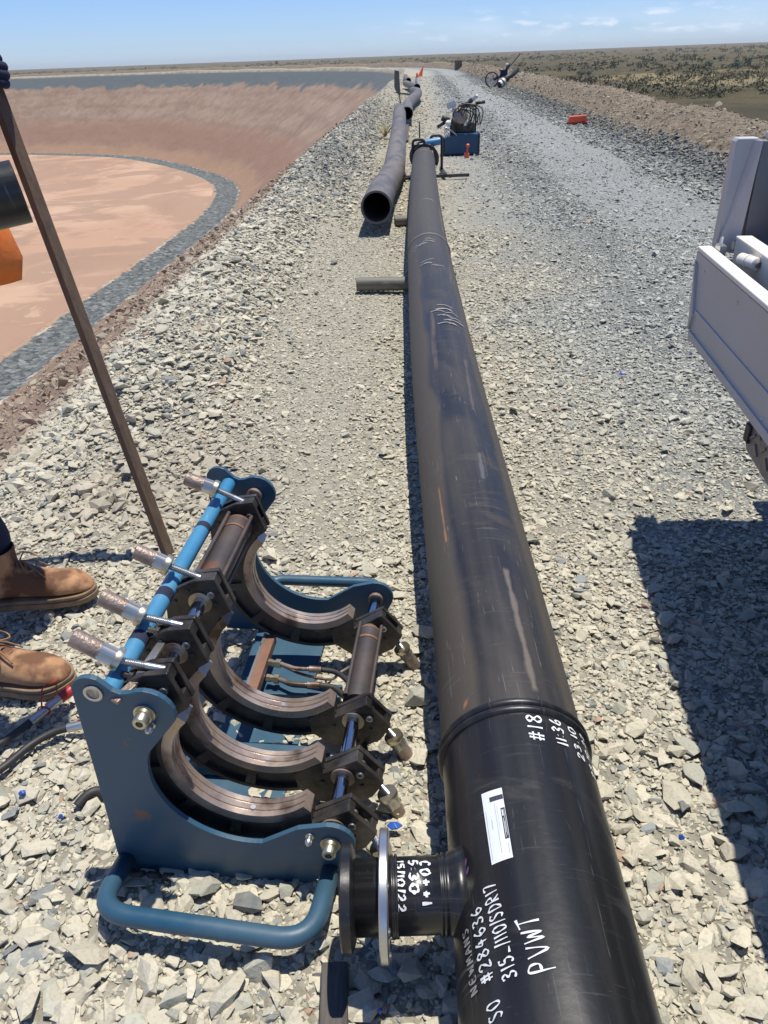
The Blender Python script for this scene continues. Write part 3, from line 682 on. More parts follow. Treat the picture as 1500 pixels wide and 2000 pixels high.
fs = [(k, (k+1) % 64, n0+(k+1) % 64, n0+k) for k in range(64)]; mb.f += fs; mb.uv += [None]*64
loc(mb.build('tee_body', M['tee'], pipe, True), pipe)
mb = MB(); prof = []
dirw = (pax(YW+.05)-pax(YW-.05)).normalized()
for k in range(2):
    c0 = YW-.010+.020*k
    prof += [(c0+.010*math.cos(math.pi*(1-j/8)), PR+.001+.010*math.sin(math.pi*j/8)) for j in range(9)]
mb.lathe([(a-YW, b) for a, b in prof], pax(YW), dirw, 64); loc(mb.build('weld_bead', M['tee'], pipe, 'all'), pipe)
def scuff(m, p0, p1, wid, colr, k=.8):
    a = inv_main(*p0); b = inv_main(*p1); t = m.node_tree; N = t.nodes; Lk = t.links; bs = N['Principled BSDF']; old = bs.inputs['Base Color'].links[0].from_socket
    uvn = N.new('ShaderNodeUVMap'); uvn.uv_map = 'UVMap'; sq = N.new('ShaderNodeSeparateXYZ'); Lk.new(uvn.outputs[0], sq.inputs[0])
    nn = N.new('ShaderNodeTexNoise'); nn.inputs['Scale'].default_value = 14; nn.inputs['Detail'].default_value = 6; Lk.new(uvn.outputs[0], nn.inputs['Vector'])
    def mth(op, a_, c2=None, cl_=False):
        q = N.new('ShaderNodeMath'); q.operation = op; q.use_clamp = cl_
        for i, w in enumerate((a_, c2)):
            if w is None: continue
            if isinstance(w, (int, float)): q.inputs[i].default_value = w
            else: Lk.new(w, q.inputs[i])
        return q.outputs[0]
    u0, u1 = a[0]-YW-.02, b[0]-YW-.02; v0, v1 = .25-a[1]/(2*math.pi*PR), .25-b[1]/(2*math.pi*PR)
    if u0 > u1: u0, u1, v0, v1 = u1, u0, v1, v0
    sl = (v1-v0)/max(1e-4, u1-u0); ctr = mth('ADD', mth('MULTIPLY', mth('SUBTRACT', sq.outputs[0], u0), sl), v0)
    dv = mth('ABSOLUTE', mth('SUBTRACT', sq.outputs[1], ctr)); wj = mth('MULTIPLY', nn.outputs['Fac'], wid*2)
    fv = mth('MULTIPLY', mth('SUBTRACT', wj, dv), 1.4/wid, True)
    fu = mth('MULTIPLY', mth('MULTIPLY', mth('SUBTRACT', sq.outputs[0], u0), 60., True), mth('MULTIPLY', mth('SUBTRACT', u1, sq.outputs[0]), 60., True))
    x = N.new('ShaderNodeMix'); x.data_type = 'RGBA'; Lk.new(mth('MULTIPLY', mth('MULTIPLY', fv, fu), k), x.inputs[0]); Lk.new(old, x.inputs[6]); x.inputs[7].default_value = (*colr, 1); Lk.new(x.outputs[2], bs.inputs['Base Color'])
# farther weld seams on the run
for yw in (5.9, 11.7):
    mb = MB(); dw = (pax(yw+.1)-pax(yw-.1)).normalized(); pr = []
    for k in range(2):
        c0 = -.008+.016*k; pr += [(c0+.008*math.cos(math.pi*(1-j/6)), PR+.0005+.007*math.sin(math.pi*j/6)) for j in range(7)]
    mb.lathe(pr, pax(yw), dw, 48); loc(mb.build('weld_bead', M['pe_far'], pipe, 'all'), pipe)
# branch to the left
BY = .852; BZ = ZP(BY)+.02; bx0 = pax(BY).x
mb = MB(); R1 = .066
mb.lathe([(PR*.86, .084), (PR*.97, .0755), (PR+.006, .071), (PR+.012, .0675), (PR+.013, R1+.004), (PR+.017, R1+.0045), (PR+.019, R1+.001), (PR+.021, R1+.004), (PR+.025, R1+.0035), (PR+.027, R1),
          (PR+.099, R1), (PR+.100, R1+.004), (PR+.104, R1+.0045), (PR+.106, R1), (PR+.108, R1+.004), (PR+.112, R1+.004), (PR+.114, R1), (PR+.185, R1)], (bx0, BY, BZ), (-1, 0.004, 0), 64)
loc(mb.build('branch', M['tee'], pipe, 'all'), pipe)
mb = MB(); xf = PR+.180
mb.lathe([(xf-.004, R1), (xf, .082), (xf+.004, .092), (xf+.020, .092), (xf+.023, .089), (xf+.023, .052), (xf-.05, .052), (xf-.05, 0.0001)], (bx0, BY, BZ), (-1, 0.004, 0), 64)
loc(mb.build('stub_flange', M['tee'], pipe, True), pipe)
mb = MB(); xr = PR+.116
ring = [(xr, .073), (xr, .112), (xr+.002, .114), (xr+.014, .114), (xr+.016, .112), (xr+.016, .073), (xr, .073)]
ringo = Vector((bx0, BY, BZ-.005)); mb.lathe(ring, ringo, (-1, 0.03, 0.0), 72)
mb.f = [f for f in mb.f if len(f) == 4]; mb.uv = mb.uv[:len(mb.f)]
loc(mb.build('backing_ring', M['steel'], pipe, True), pipe)
mb = MB()                                                              # bolt holes seen as dark plugs
for k in range(8):
    a = k*math.pi/4+.39; p = ringo+Vector((-xr+.0006, 0, 0))+Vector((0, math.cos(a), math.sin(a)))*.094
    mb = MB(); mb.lathe([(0, .008), (.018, .008)], p, (-1, 0, 0), 12); loc(mb.build('bolt_hole', M['print'], pipe), pipe)
# surface maps
_LATE = True
def wrap_main(u, v, lift):                                              # u: y position, v: angle from the top (positive to the right), metres of arc
    c = pax(u); t = (pax(u+.02)-pax(u-.02)).normalized(); a = v/PR; r = PR+.002+lift
    x = t.cross(Vector((0, 0, 1))).normalized(); up = x.cross(t)
    return c + x*math.sin(a)*r + up*math.cos(a)*r
def wrap_branch(u, v, lift):                                            # u: distance left from pipe axis, v: arc from the top towards the camera
    a = v/R1; r = R1+lift; return Vector((bx0-u, BY-math.sin(a)*r, BZ+math.cos(a)*r))
def inv_main(px, py):                                                   # photograph pixel -> (u, v) on the main pipe
    d = ray(px, py); best = None
    lo, hi = .3, 14.
    for k in range(4000):
        t = .5+k*.004*(1 if k < 1000 else 1); p = CAM+d*t
        if p[1] < .3: continue
        c = pax(p[1]); q = math.hypot(p[0]-c.x, p[2]-c.z)
        if q < PR+.002: return p[1], math.atan2(p[0]-c.x, p[2]-c.z)*PR
    return None
def inv_branch(px, py):
    d = ray(px, py)
    for k in range(3000):
        p = CAM+d*(.8+k*.0008); q = math.hypot(p[1]-BY, p[2]-BZ)
        if q < R1: return bx0-p[0], math.atan2(BY-p[1], p[2]-BZ)*R1
def write(text, p0, p1, h, m, name='handwriting', w=.0045, inv=inv_main, wrp=wrap_main, **kw):
    a = inv(*p0); b = inv(*p1)
    if a is None or b is None: return
    L = math.hypot(b[0]-a[0], b[1]-a[1]); du = ((b[0]-a[0])/L, (b[1]-a[1])/L)
    flip = inv is inv_main
    mb = MB(); nat = pen(MB(), text, a, du, h, wrp, w)
    sp = L/nat
    # text top must point left (main pipe) / right (branch)
    if flip:
        f = lambda u, v, l: wrp(u, 2*a[1]+0*u-v if False else v, l)
    mb2 = MB(); pen(mb2, text, (0, 0), (1, 0), h, lambda u, v, l: wrp(a[0]+du[0]*u*sp+(-du[1])*(-v if flip else v)*(-1 if False else 1), a[1]+du[1]*u*sp+du[0]*(-v if flip else v), l), w, **kw)
    o = mb2.build(name, m, pipe); loc(o, pipe); return o
scuff(M['pe'], (986, 1105), (1046, 1350), .010, (.16, .135, .11), .8); scuff(M['pe'], (856, 950), (872, 1060), .005, (.33, .15, .075), .75)
scuff(M['pe'], (905, 1388), (912, 1362), .008, (.42, .17, .07), .8); scuff(M['pe'], (936, 880), (944, 935), .010, (.12, .12, .12), .7); scuff(M['pe'], (858, 405), (866, 452), .008, (.30, .17, .10), .5); scuff(M['pe'], (908, 700), (925, 800), .010, (.15, .11, .08), .5)
write('#18', (1063, 1450), (1053, 1394), .030, M['ink'])
write('11:36', (1108, 1458), (1089, 1403), .026, M['ink'])
write('23.10', (1140, 1486), (1117, 1418), .021, M['ink'], w=.0038)
write('23.10.22', (1160, 1520), (1134, 1432), .014, M['ink'], w=.003)
write('NEWMANS', (937, 1944), (916, 1812), .018, M['inkfade'], w=.003)
write('SO', (984, 1990), (975, 1950), .025, M['ink'], w=.0036); write('#284636', (968, 1918), (940, 1768), .025, M['ink'], w=.0036)
write('315-/110/SDR17', (1012, 1912), (968, 1722), .024, M['ink'], w=.0036)
write('PVWT', (1083, 1896), (1049, 1782), .036, M['ink'], w=.0042)
write('OK', (912, 1706), (905, 1676), .014, M['purple'], w=.003, name='purple_scrawl') if False else None
def wr_branch(text, px, y0_, y1_, h, w=.0045):
    a = inv_branch(px, y0_); b = inv_branch(px, y1_)
    if not a or not b: return
    L = b[1]-a[1]; nat = pen(MB(), text, (0, 0), (1, 0), h, lambda u, v, l: (0, 0, 0), w); sp = L/nat
    mb = MB(); pen(mb, text, (0, 0), (1, 0), h, lambda u, v, l: wrap_branch(a[0]-v, a[1]+u*sp, l), w)
    loc(mb.build('handwriting', M['ink'], pipe), pipe)
wr_branch('CO++1', 820, 1684, 1772, .017, .0040)
wr_branch('5:30', 798, 1682, 1752, .0155, .0040)
wr_branch('15/10/22', 774, 1684, 1786, .0135, .0032)
# purple scrawl
mb = MB(); a = inv_main(906, 1690)
if a:
    pts = smooth_path([(0, 0, 0), (.012, .006, 0), (.02, -.004, 0), (.008, -.01, 0), (-.002, .0, 0), (-.012, .008, 0), (.0, .012, 0), (-.016, .002, 0), (-.03, .01, 0), (-.018, .016, 0), (-.034, .004, 0)], 4)
    for i in range(len(pts)-1):
        p, q = pts[i], pts[i+1]; t = (q-p).normalized(); nn = Vector((-t.y, t.x, 0))*.0016
        mb.add([wrap_main(a[0]+k.x, a[1]+k.y, .0015) for k in (p+nn, p-nn, q-nn, q+nn)], [(0, 1, 2, 3)])
    loc(mb.build('purple_scrawl', M['purple'], pipe), pipe)
# label sheets
def patch(uv4, m, name, lift, wrp, parent, nx=10, ny=10, inner=None):
    mb = MB(); (a, b, c, d) = [Vector((*p, 0)) for p in uv4]; vs = []
    for i in range(nx+1):
        for j in range(ny+1):
            s_, t_ = i/nx, j/ny; p = (a*(1-s_)+b*s_)*(1-t_)+(d*(1-s_)+c*s_)*t_; vs.append(wrp(p.x, p.y, lift))
    mb.add(vs, [(i*(ny+1)+j, (i+1)*(ny+1)+j, (i+1)*(ny+1)+j+1, i*(ny+1)+j+1) for i in range(nx) for j in range(ny)])
    o = mb.build(name, m, parent, 'all'); return loc(o, pipe) if parent is pipe else o
LQ = [inv_main(*p) for p in ((942, 1556), (962, 1694), (1003, 1677), (981, 1542))]
lab = patch(LQ, M['paper'], 'paper_label', .0008, wrap_main, pipe)
def sub(s0, s1, t0, t1, Q=LQ):
    a, b, c, d = [Vector((*p, 0)) for p in Q]
    f = lambda s_, t_: tuple(((a*(1-s_)+b*s_)*(1-t_)+(d*(1-s_)+c*s_)*t_)[:2])
    return [f(s0, t0), f(s1, t0), f(s1, t1), f(s0, t1)]
def onlabel(o, par):
    o.parent = par; return o
for q, mm in ((sub(.30, .74, .80, .985), 'print'), (sub(.10, .17, .36, .99), 'print')):
    onlabel(loc(patch(q, M[mm], 'printed_block', .0013, wrap_main, None), pipe), lab)
for (s0, s1, t0, t1) in ((.45, .72, .85, .868), (.33, .7, .93, .945), (.5, .66, .89, .905), (.33, .42, .84, .9)):
    onlabel(loc(patch(sub(s0, s1, t0, t1), M['paper'], 'printed_line', .0019, wrap_main, None, 6, 1), pipe), lab)
for (s0, s1, t0, t1) in ((.28, .95, .08, .11), (.42, .56, .30, .34), (.2, .9, .54, .575), (.25, .6, .64, .665), (.8, .93, .88, .92)):
    onlabel(loc(patch(sub(s0, s1, t0, t1), M['greyprint'], 'printed_line', .0013, wrap_main, None, 6, 1), pipe), lab)
BQ = [inv_branch(*p) for p in ((716, 1668), (714, 1746), (733, 1746), (735, 1668))]
if all(BQ):
    lb2 = patch(BQ, M['paper'], 'paper_label', .0010, wrap_branch, pipe)
    for (s0, s1, t0, t1) in ((.05, .12, .5, .8), (.18, .3, .45, .8), (.34, .42, .5, .75), (.86, .95, .3, .7), (.72, .82, .8, 1.0)):
        onlabel(loc(patch(sub(s0, s1, t0, t1, BQ), M['greyprint'] if s0 < .7 else M['print'], 'printed_line', .0013, wrap_branch, None, 4, 1), pipe), lb2)
# raised moulding marks on fitting
for (yy, vv, l) in ((.93, .05, .09), (1.02, .02, .12)):
    pass
# smudged old marker on the run
for (px, py, nn) in ((872, 606, 7), (884, 628, 8), (836, 470, 5), (845, 512, 5), (835, 390, 3), (815, 485, 4)):
    a = inv_main(px, py)
    if not a: continue
    rr = random.Random(px); sc = .7+a[0]*.12
    for k in range(nn):
        mb = MB()
        u = a[0]+rr.uniform(-.07, .07)*sc; v = a[1]+rr.uniform(-.045, .045); an_ = rr.uniform(-.6, .6); L = rr.uniform(.02, .05)
        P = smooth_path([(u+rr.uniform(-.012, .012)*sc, v-L, 0), (u+.012*sc, v, 0), (u+rr.uniform(-.02, .02)*sc, v+L*.8, 0)], 4)
        for i in range(len(P)-1):
            p, q = P[i], P[i+1]; w_ = .004*sc
            mb.add([wrap_main(p.x-w_, p.y, .0015), wrap_main(p.x+w_, p.y, .0015), wrap_main(q.x+w_, q.y, .0015), wrap_main(q.x-w_, q.y, .0015)], [(0, 1, 2, 3)])
        loc(mb.build('faded_marking', M['inkfade'], pipe), pipe)

# ------------------------------------------------------------------ pipe clamping carriage (local x across, y along the pipe direction, z up)
YAWC = math.radians(7.)
NV = np.array([math.sin(YAWC), math.cos(YAWC), 0]); MV = np.array([math.cos(YAWC), -math.sin(YAWC), 0])
O_C = MV*(-.43)+NV*1.43
car = thing('pipe_clamp_carriage', 'blue and black open pipe clamping frame lying on the gravel beside the boots', 'clamp frame', tuple(O_C), -YAWC)
def cl3(X, n, z): return (X+.43, n-1.43, z)
def pl(px, py, k):                                                      # pixel on the plane n = k -> (X, Z)
    d = ray(px, py); t = (k-CAM@NV)/(d@NV); p = CAM+t*d; return (p@MV, p[2])
class CB(MB):
    pass
def shift(mb):
    mb.v = [cl3(*v) for v in mb.v]; return mb
LR = np.array((-.596, .500)); RR = np.array((-.262, .148)); MM = (LR+RR)/2
ea = (RR-LR)/np.linalg.norm(RR-LR); eb = np.array((-ea[1], ea[0]))
def ab(a, b): q = MM+ea*a+eb*b; return (q[0], q[1])
def arc(c, r, a0, a1, n=10): return [(c[0]+r*math.cos(math.radians(a0+(a1-a0)*i/n)), c[1]+r*math.sin(math.radians(a0+(a1-a0)*i/n))) for i in range(n+1)]
def cutarc(r, a0, a1, n=30): return [ab(r*math.cos(math.radians(a0+(a1-a0)*i/n)), r*math.sin(math.radians(a0+(a1-a0)*i/n))) for i in range(n+1)]
def plate_outline():
    o = [(-.748, .004), (-.738, .30), (-.732, .53)]
    o += arc((-.694, .545), .038, 170, 62, 6) + [(-.652, .553), (-.636, .545)]
    o += arc((-.592, .500), .055, 120, -20, 9)
    o += [p for p in cutarc(.192, 206, 322, 30)]
    o += [(-.330, .186)] + arc((-.262, .150), .052, 112, -25, 9) + [(-.235, .085), (-.275, .035), (-.33, .004)]
    return o
PO = plate_outline()
for (yy, lab_) in ((1.012, 'near'), (1.862, 'far')):
    mb = MB(); mb.prism(PO, yy-.006, yy+.006); o = shift(mb).build('end_plate', M['blue'], car, bevel=.0015)
# folded ribs behind plates: base channel (blue) between the plates
mb = MB(); mb.box((-.53, 1.437, .012), (.22, .838, .008)); shift(mb).build('base_plate', M['blue'], car, bevel=.002)
mb = MB(); mb.box((-.53, 1.30, .045), (.30, .07, .05)); mb.box((-.50, 1.56, .03), (.34, .05, .03)); shift(mb).build('cross_member', M['blue'], car, bevel=.003)
# plate fixing hole in the corner lobe, bolts, grease nipples
mb = MB(); x_, z_h = pl(182, 1354, 1.005); mb.lathe([(0, .019), (.002, .019), (.002, .013), (0, .013)], (x_, 1.0045, z_h), (0, -1, 0), 20); shift(mb).build('hole_rim', M['steel'], car)
def bolt(X, n, z, dr=-1, r=.015, L=.028, m='zinc', name='bolt', col=None):
    mb = MB(); mb.lathe([(0, r*1.45), (.004, r*1.45), (.004, r*1.2), (.012, r*1.15), (.012, r), (L, r*.96), (L+.002, r*.85), (L+.002, r*.5), (L-.008, r*.5), (L-.008, 0.0001)], (X, n, z), (0, dr, 0), 20)
    return shift(mb).build(name, M[m], car, True)
bolt(LR[0], 1.006, LR[1]); bolt(RR[0], 1.006, RR[1])
for px, py in ((294, 1418), (604, 1637)):
    X, z = pl(px, py, 1.0); mb = MB(); mb.lathe([(0, .009), (.004, .009), (.004, .006), (.012, .006), (.014, .008), (.02, .007), (.024, .003)], (X, 1.006, z), (0, -1, 0), 14); shift(mb).build('grease_nipple', M['steel'], car, True)
# rods
for q, nm in ((LR, 'guide_rod'), (RR, 'guide_rod')):
    mb = MB(); mb.lathe([(0, .0165), (.838, .0165)], (q[0], 1.018, q[1]), (0, 1, 0), 28); shift(mb).build(nm, M['chrome'], car, True)
    mb = MB(); mb.lathe([(0, .022), (.014, .022)], (q[0], 1.840, q[1]), (0, 1, 0), 24); shift(mb).build('rod_collar', M['knurl'], car, True)
# clamps
def band(mb, r0, r1, a0, a1, y0, y1, n=40):
    o = cutarc(r1, a0, a1, n)+cutarc(r0, a1, a0, n); return mb.prism(o, y0, y1)
def strip_ring(mb, prof, a0, a1, n=44):                                # prof: closed loop of (r, y)
    base = len(mb.v); m = len(prof)
    for i in range(n+1):
        a = math.radians(a0+(a1-a0)*i/n)
        for (r, y) in prof:
            X, z = ab(r*math.cos(a), r*math.sin(a)); mb.v.append((X, y, z))
    for i in range(n):
        for k in range(m):
            k2 = (k+1) % m; mb.f.append((base+i*m+k, base+i*m+k2, base+(i+1)*m+k2, base+(i+1)*m+k)); mb.uv.append(None)
    mb.f.append(tuple(base+k for k in range(m))); mb.f.append(tuple(base+n*m+k for k in range(m-1, -1, -1))); mb.uv += [None, None]
for ci, k in enumerate((1.050, 1.184, 1.357, 1.702)):
    y0_, y1_ = k, k+.040; ym = k+.020
    mb = MB()
    strip_ring(mb, [(.180, y0_+.001), (.192, y0_+.001), (.192, y0_+.013), (.236, y0_+.013), (.236, y0_+.002), (.246, y0_+.002), (.246, y1_-.002), (.236, y1_-.002), (.236, y1_-.013), (.192, y1_-.013), (.192, y1_-.001), (.180, y1_-.001)], 188, 352)
    for a in (205, 238, 270, 302, 335):                                # spokes bridging the recess
        strip_ring(mb, [(.190, y0_+.003), (.238, y0_+.003), (.238, y1_-.003), (.190, y1_-.003)], a-3, a+3, 3)
    body = shift(mb).build('clamp_body', M['black_metal'], car, True)
    # lugs at both ends
    for sg in (1, -1):
        if sg == 1: lo = [(.180, -.004), (.207, -.030), (.226, .064), (.318, .056), (.334, .004), (.322, -.055), (.268, -.105), (.205, -.115), (.165, -.085)]
        else: lo = [(-.183, -.004), (-.178, .032), (-.262, .074), (-.290, .034), (-.304, -.012), (-.302, -.06), (-.262, -.105), (-.20, -.115), (-.165, -.085)]
        pts = [ab(*p) for p in lo]
        mb = MB(); mb.prism(pts, y0_-.004, y0_+.009); mb.prism(pts, y1_-.009, y1_+.004)
        # web between the cheeks, leaving a slot open towards the top
        if sg == 1: wb = [(.183, -.006), (.209, -.034), (.226, .061), (.246, .060), (.240, -.03), (.30, -.045), (.262, -.10), (.205, -.11), (.168, -.082)]
        else: wb = [(-.183, -.008), (-.180, .028), (-.205, .042), (-.225, -.01), (-.245, -.03), (-.285, -.045), (-.262, -.10), (-.205, -.11), (-.168, -.082)]
        mb.prism([ab(*p) for p in wb], y0_+.009, y1_-.009)
        if sg == 1: wb2 = [(.298, .056), (.316, .054), (.328, .006), (.310, -.002)]
        else: wb2 = [(-.238, .058), (-.262, .070), (-.287, .034), (-.272, .026)]
        mb.prism([ab(*p) for p in wb2], y0_+.009, y1_-.009)
        lug = shift(mb).build('clamp_lug', M['black_edge'], car, bevel=.002)
        bp = ab(.262, .038) if sg == 1 else ab(-.240, .036); mb = MB()
        mb.lathe([(0, .0085), (.052, .0085)], (bp[0], y0_-.007, bp[1]), (0, 1, 0), 16)
        mb.lathe([(0, .0085), (.003, .0085), (.003, .005), (.0, .005)], (bp[0], y0_-.0075, bp[1]), (0, -1, 0), 16)
        o = shift(mb).build('pivot_pin', M['steel'], lug, True)
        for (a, b) in (((.292, .012), (.232, .018), (.225, -.052), (.30, -.045)) if sg == 1 else ((.282, .0), (.215, .022), (.225, -.052), (.284, -.045))):
            q = ab(a*sg, b); mb = MB(); mb.lathe([(0, .0048), (.002, .0048)], (q[0], y0_-.0045, q[1]), (0, -1, 0), 10); shift(mb).build('screw_head', M['print'], lug)
        # brass bush round the rod
        q = RR if sg == 1 else LR; mb = MB(); mb.lathe([(-.003, .026), (0, .028), (.004, .028), (.004, .0168)], (q[0], y0_-.005, q[1]), (0, -1, 0), 28)
        shift(mb).build('rod_bush', M['zinc'] if ci in (2, ) else M['bronze'], lug, True)
    # bronze liner with a groove
    mb = MB(); ya, yb = y0_-.003, y1_+.003
    strip_ring(mb, [(.158, ya), (.180, ya), (.180, yb), (.158, yb), (.158, yb-.012), (.1605, yb-.013), (.1605, yb-.017), (.158, yb-.018), (.157, ya+.016), (.160, ya+.015), (.160, ya+.012), (.158, ya+.011)], 181.5, 358.5, 60)
    ln = shift(mb).build('liner_ring', M['bronze'], car, True)
    mb = MB()
    for a in (312,):
        an_ = math.radians(a); X, z = ab(.1572*math.cos(an_), .1572*math.sin(an_)); dx, dz = MM[0]-X, MM[1]-z; l_ = math.hypot(dx, dz)
        mb.lathe([(0, .006), (.0015, .006), (.0015, .003)], (X, ym-.002, z), (dx/l_, 0, dz/l_), 14)
    shift(mb).build('screw_head', M['steel'], ln)
# hydraulic cylinders with tie rods
for q in (LR, RR):
    mb = MB(); mb.lathe([(0, .036), (.035, .036), (.035, .0345), (.235, .0345), (.235, .037), (.268, .037)], (q[0], 1.408, q[1]), (0, 1, 0), 36)
    cy_ = shift(mb).build('hydraulic_cylinder', M['rust'], car, True)
    mb = MB(); mb.lathe([(0, .0365), (.048, .0365)], (q[0], 1.634, q[1]), (0, 1, 0), 36); shift(mb).build('end_cap', M['rustcap'], cy_, True)
    for a in (20, 110, 200, 290):
        mb = MB(); X = q[0]+.043*math.cos(math.radians(a+15)); z = q[1]+.043*math.sin(math.radians(a+15))
        mb.lathe([(0, .0052), (.29, .0052)], (X, 1.402, z), (0, 1, 0), 10); mb.lathe([(0, .009), (.008, .009)], (X, 1.402, z), (0, 1, 0), 6); shift(mb).build('tie_rod', M['rust'], cy_, True)
# spreader tube along the top left
TA = np.array((-.668, .532)); 
mb = MB(); mb.lathe([(0, .0195), (.838, .0195)], (TA[0], 1.018, TA[1]), (0, 1, 0), 28); tub = shift(mb).build('spreader_tube', M['blue_top'], car, True)
for (n0_, w_) in ((1.16, .028), (1.31, .03), (1.60, .022)):
    mb = MB(); mb.lathe([(0, .0199), (w_, .0199)], (TA[0], n0_, TA[1]), (0, 1, 0), 28); shift(mb).build('dark_band', M['navy'], tub, True)
# spindles
def spindle(px_lug, px_col, px_tip, k, rr=.0175, zoff=None, bent=0.):
    ka = k+.02; a = np.array(pl(*px_lug, ka)); c = np.array(pl(*px_col, ka)); t = np.array(pl(*px_tip, ka))
    d3 = lambda q: Vector((q[0], ka, q[1]))
    root = MB(); A, Cc, T = d3(a), d3(c), d3(t); ax = (T-Cc).normalized()
    base = A-(Cc-A).normalized()*.03
    # threaded rod: ridged lathe
    L = (Cc-base).length+.01; pr = [(0, .0075)]; x = .012
    pr.append((.045, .0075)); x = .045
    while x < L: pr += [(x, .0085), (x+.0018, .0066)]; x += .0036
    root.lathe(pr, base, (Cc-base).normalized(), 16)
    rod = shift(root).build('threaded_rod', M['steel'], car, True)
    Lh = (T-Cc).length; mb = MB()
    mb.lathe([(0, rr*1.35), (.010, rr*1.42), (.014, rr*1.3), (.015, rr*1.0), (Lh*.42, rr*1.0)], Cc, ax, 28)
    col_ = shift(mb).build('collar_nut', M['zinc'], rod, True)
    mb = MB(); mb.lathe([(Lh*.14, rr*1.12), (Lh*.44, rr*1.12)], Cc, ax, 6); shift(mb).build('hex_nut', M['steel'], rod)
    mb = MB(); mb.lathe([(Lh*.42, rr*1.04), (Lh*.98, rr*1.04), (Lh, rr*.9), (Lh, rr*.62), (Lh*.8, rr*.6), (Lh*.8, .0001)], Cc, ax, 28); h = shift(mb).build('grip', M['knurl'], rod, True)
spindle((300, 1303), (236, 1291), (140, 1243), 1.05); spindle((348, 1220), (281, 1205), (196, 1165), 1.184)
spindle((395, 1130), (332, 1106), (264, 1076), 1.357); spindle((466, 976), (425, 957), (362, 934), 1.702)
spindle((766, 1242), (783, 1264), (812, 1303), 1.702); spindle((745, 1412), (767, 1436), (800, 1485), 1.357)
spindle((732, 1522), (755, 1548), (786, 1602), 1.184); spindle((722, 1622), (742, 1655), (768, 1712), 1.05)
# carrying loops
hz = .085
mb = MB(); P = fillet([cl3(-.728, 1.004, .045), cl3(-.725, .858, hz), cl3(-.276, .832, hz), cl3(-.268, 1.0, .06)], .075, 8)
mb.tube(P, .0205, 20); mb.build('carry_loop', M['blue'], car, 'all')
mb = MB(); P = fillet([cl3(-.62, 1.868, .10), cl3(-.62, 1.975, .115), cl3(-.268, 1.975, .115), cl3(-.258, 1.868, .125)], .05, 8)
mb.tube(P, .0175, 20); mb.build('carry_loop', M['blue'], car, 'all')
# locking bar with studs beside the tube
def bar3(mb, a, b, w, t):
    a, b = Vector(a), Vector(b); d = (b-a).normalized(); up = Vector((0, 0, 1)); x = d.cross(up).normalized(); u2 = x.cross(d)
    R = Matrix((x, d, u2)).transposed(); return mb.box((a+b)/2, (w, (b-a).length, t), R)
mb = MB(); A = cl3(*((lambda q: (q[0], 1.045, q[1]))(pl(262, 1335, 1.045)))); B = cl3(*((lambda q: (q[0], 1.22, q[1]))(pl(330, 1235, 1.22))))
bar3(mb, A, B, .018, .007); lk = mb.build('locking_bar', M['steel'], car, bevel=.002)
T = cl3(*((lambda q: (q[0], 1.0, q[1]))(pl(222, 1372, 1.0)))); mb = MB(); bar3(mb, A, T, .02, .009); mb.build('lever_end', M['knurl'], lk, bevel=.003)
for px, py, k in ((240, 1318, 1.06), (292, 1232, 1.19)):
    X, z = pl(px, py, k); mb = MB(); mb.lathe([(0, .012), (.008, .012), (.008, .007), (.024, .007)], cl3(X+.02, k, z-.004), (-.9, 0, .25), 6); mb.build('stud', M['black_edge'], lk)
# centre bar, hydraulic fittings and hoses inside the frame
mb = MB(); A = cl3(-.56, 1.705, .10); B = cl3(-.56, 1.39, .10); mb.box(((A[0]+B[0])/2, (A[1]+B[1])/2, .10), (.036, .315, .03)); mb.build('centre_bar', M['rustcap'], car, bevel=.002)
mb = MB(); mb.box((A[0]-.012, (A[1]+B[1])/2, .1165), (.008, .315, .003)); mb.build('bright_edge', M['steel'], car)
for i, (yy, zz) in enumerate(((1.60, .10), (1.565, .075))):
    p0 = Vector(cl3(-.54, yy, zz)); mb = MB()
    mb.lathe([(0, .011), (.012, .011), (.012, .009), (.022, .009), (.022, .013), (.036, .013)], p0, (1, -.1, 0), 6); fit = mb.build('hose_fitting', M['zinc'], car, True)
    mb = MB(); e = p0+Vector((.036, -.003, 0)); P = smooth_path([e, e+Vector((.03, -.015, .004)), e+Vector((.05, -.02, .004)), e+Vector((.085, -.02, .004))], 5); mb.tube(P, .006, 12); mb.build('copper_elbow', M['bronze'], fit, 'all')
    mb = MB(); mb.lathe([(0, .0095), (.034, .0095)], P[-1], (1, 0, 0), 16); mb.build('ferrule', M['bronze'], fit, True)
    e = P[-1]+Vector((.034, 0, 0)); Q = smooth_path([e, e+Vector((.05, -.012, .0)), e+Vector((.10, -.07-.01*i, .0)), e+Vector((.135, -.15, -.01)), e+Vector((.155, -.22, -.02))], 8)
    mb = MB(); mb.tube(Q, .0075, 14); mb.build('hydraulic_hose', M['rubber'], car, 'all')
mb = MB(); P = smooth_path([cl3(-.50, 1.60, .09), cl3(-.44, 1.575, .085), cl3(-.36, 1.56, .085), cl3(-.33, 1.575, .10), cl3(-.28, 1.60, .12)], 6); mb.tube(P, .004, 10); mb.build('oil_line', M['bronze'], car, 'all')
mb = MB()
for i in range(3):
    P = [Vector(cl3(-.70+.035*i+.012*math.cos(a), 1.0-.0+.01*i*0, .012+.016*math.sin(a)))+Vector((0, -.012*math.sin(a)-.005, 0)) for a in np.linspace(0, math.pi, 9)]; mb.tube(P, .007, 10)
mb.build('rubber_foot', M['rubber'], car, 'all')

